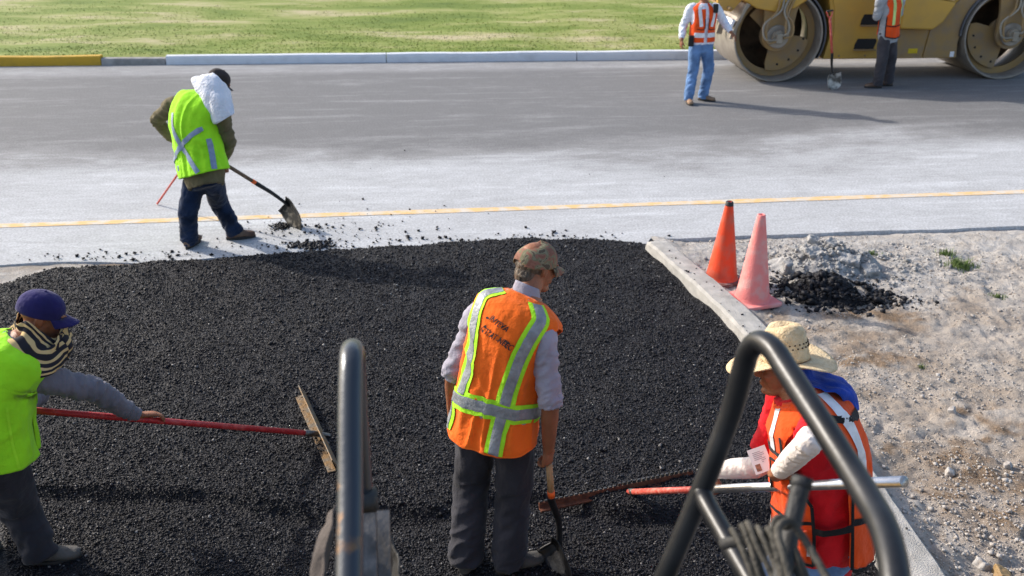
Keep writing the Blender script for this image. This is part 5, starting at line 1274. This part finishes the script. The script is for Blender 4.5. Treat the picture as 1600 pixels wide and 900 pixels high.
YF = 16.5
J = dict(pelvis=at(1388, 54, YF), waist=at(1389, 40, YF), chest=at(1391, 18, YF), neck=at(1392, -7, YF), head=at(1388, -24, YF))
J['Lsh'] = at(1376, 0, YF-.12); J['Lel'] = at(1370, 26, YF-.06); J['Lwr'] = at(1372, 18, YF+.18)
J['Rsh'] = at(1407, 0, YF+.12); J['Rel'] = at(1404, 22, YF+.26); J['Rwr'] = at(1388, 14, YF+.36)
rt = V3((.78, .62, 0)).normalized(); c = J['pelvis']
legs(J, (c-rt*.09+V3((0, 0, -.02)), at(1378, 94, YF-.08), at(1371, 130, YF-.05)), (c+rt*.09+V3((0, 0, -.02)), at(1392, 94, YF+.08), at(1388, 128, YF+.12)))
J['Lan'].z = J['Ran'].z = .09
hF = dict(L=(J['Lwr'], V3((.7, .4, .2)), V3((0, .9, -.3)), GRIP, .6, .02), R=(J['Rwr'], V3((-.7, -.2, .6)), V3((0, -.9, -.3)), GRIP, .6, .02))
pF, tF, sF, HF, _ = worker("man in grey clothes and short orange vest with lime strips before the roller", J, (rt, rt), M_ltgrey, M_dkgrey, M_brownboot, V3((-.9, .3, -.2)), (0, 0, 1), hF, .011,
    fold=1.2, toes=dict(L=V3((-1, .1, 0)), R=V3((-1, .2, 0))), leg_r=(.105, .084, .074), shirt_t0=-.2)
cap(HF, M_dkcap, pF)
vt = Trunk([J['pelvis'], J['waist'], J['chest'], J['neck']], (rt, rt), VEST_TB, n=2.3, amp=.005, seed=33, sc=.93)
vF = vt.panel("vest", M_redorange, pF, -72, 72, lambda p: .0-.07*math.cos(math.radians(p*1.2)), lambda p: .99, holes=((96, .66, 34, .2), (-96, .66, 34, .2)), nph=60, nt=44)
vt.panel("front_panel", M_redorange, vF, 118, 242, lambda p: .02, lambda p: .95, nph=40, nt=30)
for p_ in ([(-72, .0), (-72, .2), (-70, .5)], [(-72, -.01), (-35, -.055), (0, -.07), (72, -.01)], [(-70, .27), (-35, .24), (0, .24), (70, .27)], [(72, .0), (72, .2), (70, .5)]): vt.ribbon("binding", p_, .016, M_blacktrim, vF, .008)
for p_ in (-34, 34): vt.ribbon("lime_strip", [(p_, .97), (p_, .6), (p_, .28)], .055, mat("pale_lime_tape", (.55, .75, .25), .6), vF, .008)
tp = gr(1303, 140); shovel("red D-grip shovel with scraped pale blade standing before the roller", at(1297, 28, tp.y+.03), (tp.x, tp.y, .005), V3((.15, -1, .35)), M_fadedred, None, frac=(0, .36), length_blade=.27, width=.24, bend=.10, dgrip=True,
    mblade=mat("bright_scraped_blade", (.10, .09, .08), .5, .3, .3, 9, .2, 40, .5, col2=(.55, .53, .50), thr=(.42, .58)), grad=.02)

# ================================================================ MACHINE RAILS close to the camera
pm = empty("paving_machine", V3((0, .2, 0)), "dark steel handrail hoops of the paving machine in the foreground, one each side", "paving machine")
def rail(name, pts, r, m=M_steel, parent=pm, sub=10, n=28): return MB().add(tube([pd(*p) for p in pts], r, n=n, sub=sub)).build(name, m, parent)
hl_ = rail("handrail", [(541, 1080, 1.56), (545, 900, 1.68), (547, 760, 1.78), (547, 640, 1.86), (548, 575, 1.91), (549, 553, 1.95), (551, 547, 2.01), (553, 556, 2.07), (555, 590, 2.12), (560, 680, 2.17), (568, 790, 2.22), (584, 960, 2.26), (596, 1080, 2.24)], .0235, mat("worn_tube_with_rust", (.055, .062, .072), .30, .5, .25, 9, .08, 60, .6, col2=(.20, .115, .06), thr=(.64, .69)))
hr_ = rail("handrail", [(968, 1060, 2.06), (1040, 898, 2.00), (1095, 768, 1.96), (1140, 650, 1.92), (1160, 580, 1.89), (1170, 549, 1.87), (1186, 534, 1.84), (1207, 545, 1.80), (1232, 582, 1.75), (1300, 688, 1.62), (1356, 778, 1.50), (1382, 828, 1.43), (1396, 885, 1.37), (1402, 960, 1.32), (1405, 1080, 1.27)], .0215, M_blacktube)
rail("brace", [(1096, 768, 1.955), (1106, 790, 1.93), (1140, 850, 1.84), (1190, 940, 1.72), (1250, 1080, 1.60)], .0195, M_blacktube)
# rubber collar, flat bars and bracket of the left hoop
rail("collar", [(566, 768, 2.205), (569, 796, 2.215)], .033, M_rubber)
for (a, b, w_, m_) in (((577, 803, 2.02), (581, 1080, 1.86), .028, M_wornsteel), ((599, 799, 2.10), (606, 1080, 1.92), .026, M_wornsteel)):
    A_, B_ = pd(*a), pd(*b); d_ = (B_-A_).normalized(); s_ = V3((1, 0, 0)); s_ = (s_-d_*s_.dot(d_)).normalized(); t_ = d_.cross(s_)
    V = [P_+s_*x*w_/2+t_*y*.007 for P_ in (A_, B_) for x, y in ((-1, -1), (1, -1), (1, 1), (-1, 1))]
    obj("flat_bar", V, [[0, 1, 2, 3], [7, 6, 5, 4]]+[[i, i+4, (i+1) % 4+4, (i+1) % 4] for i in range(4)], m_, pm, False)
rail("post", [(1253, 752, 1.60), (1237, 822, 1.57), (1216, 940, 1.50), (1200, 1080, 1.44)], .0150, M_rubber)
rail("post_cap", [(1254, 746, 1.602), (1251, 763, 1.597)], .0168, M_rubber)
# deck and body of the machine below the picture
fused("deck", [box((.1, .45, 1.86), (3.2, 2.2, .07))], M_wornsteel, pm, .05, 0)
MB().add(box((.1, .35, 1.25), (2.9, 1.9, 1.1))).build("body", M_yellow, pm, False, bevel=.05)
for x_ in (-1.15, 1.35):
    for y_ in (-.35, 1.0):
        w_ = lathe([(.001, -.16), (.38, -.16), (.45, -.10), (.45, .10), (.38, .16), (.001, .16)], 32, 'Y'); M = Matrix.Translation((x_, y_, .44)) @ Matrix.Rotation(math.pi/2, 4, 'Z')
        MB().add(w_).xf(M).build("wheel", M_rubber, pm)
# canvas hanging round the left hoop
cv_ = sheet("canvas_cover", [[pd(526, 788, 2.0), pd(516, 800, 2.05), pd(520, 830, 2.1)], [pd(514, 830, 1.95), pd(498, 850, 2.0), pd(512, 870, 2.1)], [pd(504, 880, 1.92), pd(486, 905, 1.95), pd(500, 930, 2.05)], [pd(498, 990, 1.85), pd(468, 1040, 1.9), pd(490, 1060, 2.0)]], M_canvas, None, amp=.006, fr=16)
tag(cv_, "dirty brown canvas flap hanging to the left of the left hoop", "canvas", None)
cv_ = sheet("canvas_cover", [[pd(578, 806, 2.24), pd(592, 800, 2.26), pd(606, 808, 2.2)], [pd(580, 850, 2.22), pd(600, 850, 2.25), pd(617, 855, 2.16)], [pd(582, 900, 2.2), pd(606, 900, 2.22), pd(628, 905, 2.1)], [pd(584, 1040, 2.1), pd(612, 1050, 2.12), pd(644, 1060, 2.0)]], M_rubber, None, amp=.005, fr=16)
tag(cv_, "narrow black rubber flap hanging to the right of the left hoop", "flap")
# hose coil hung over the bracket beside the post
hz = empty("hose_coil", pd(1190, 1000, 1.6), "dusty grey hose wound in parallel loops inside the right hoop", "hose")
for k in range(7):
    u0 = 1143+13.5*k; dp = 1.66-.014*k; j = 3*math.sin(k*2.1); tu = 5*math.cos(k*1.7)
    MB().add(tube([pd(u0+6+j, 836+tu, dp+.045), pd(u0+j, 824+tu, dp+.022), pd(u0+3+j, 826+tu, dp-.01), pd(u0+16+j*.5, 856, dp-.035), pd(u0+34-j, 902, dp-.06), pd(u0+62, 990, dp-.10), pd(u0+84, 1060, dp-.10), pd(u0+88, 1085, dp-.03), pd(u0+72, 1000, dp+.06), pd(u0+36, 900, dp+.085), pd(u0+10+j, 842+tu, dp+.055)], .0054, n=12, sub=6)).build("loop", M_hose, hz)
MB().add(tube([pd(1262, 1080, 1.40), pd(1246, 960, 1.44), pd(1228, 880, 1.47), pd(1216, 838, 1.50), pd(1219, 820, 1.51), pd(1234, 815, 1.52), pd(1247, 828, 1.52), pd(1266, 858, 1.50), pd(1294, 908, 1.46), pd(1330, 990, 1.40)], .0062, n=12, sub=8)).build("loop", M_hose, hz)
MB().add(tube([pd(1250, 1080, 1.44), pd(1222, 900, 1.50), pd(1208, 835, 1.53), pd(1213, 812, 1.54), pd(1226, 812, 1.54), pd(1230, 826, 1.53)], .0066, n=12, sub=8)).build("loop", M_hose, hz)
rail("hose_bracket", [(1240, 826, 1.58), (1190, 838, 1.64), (1130, 850, 1.72)], .010, M_rubber)
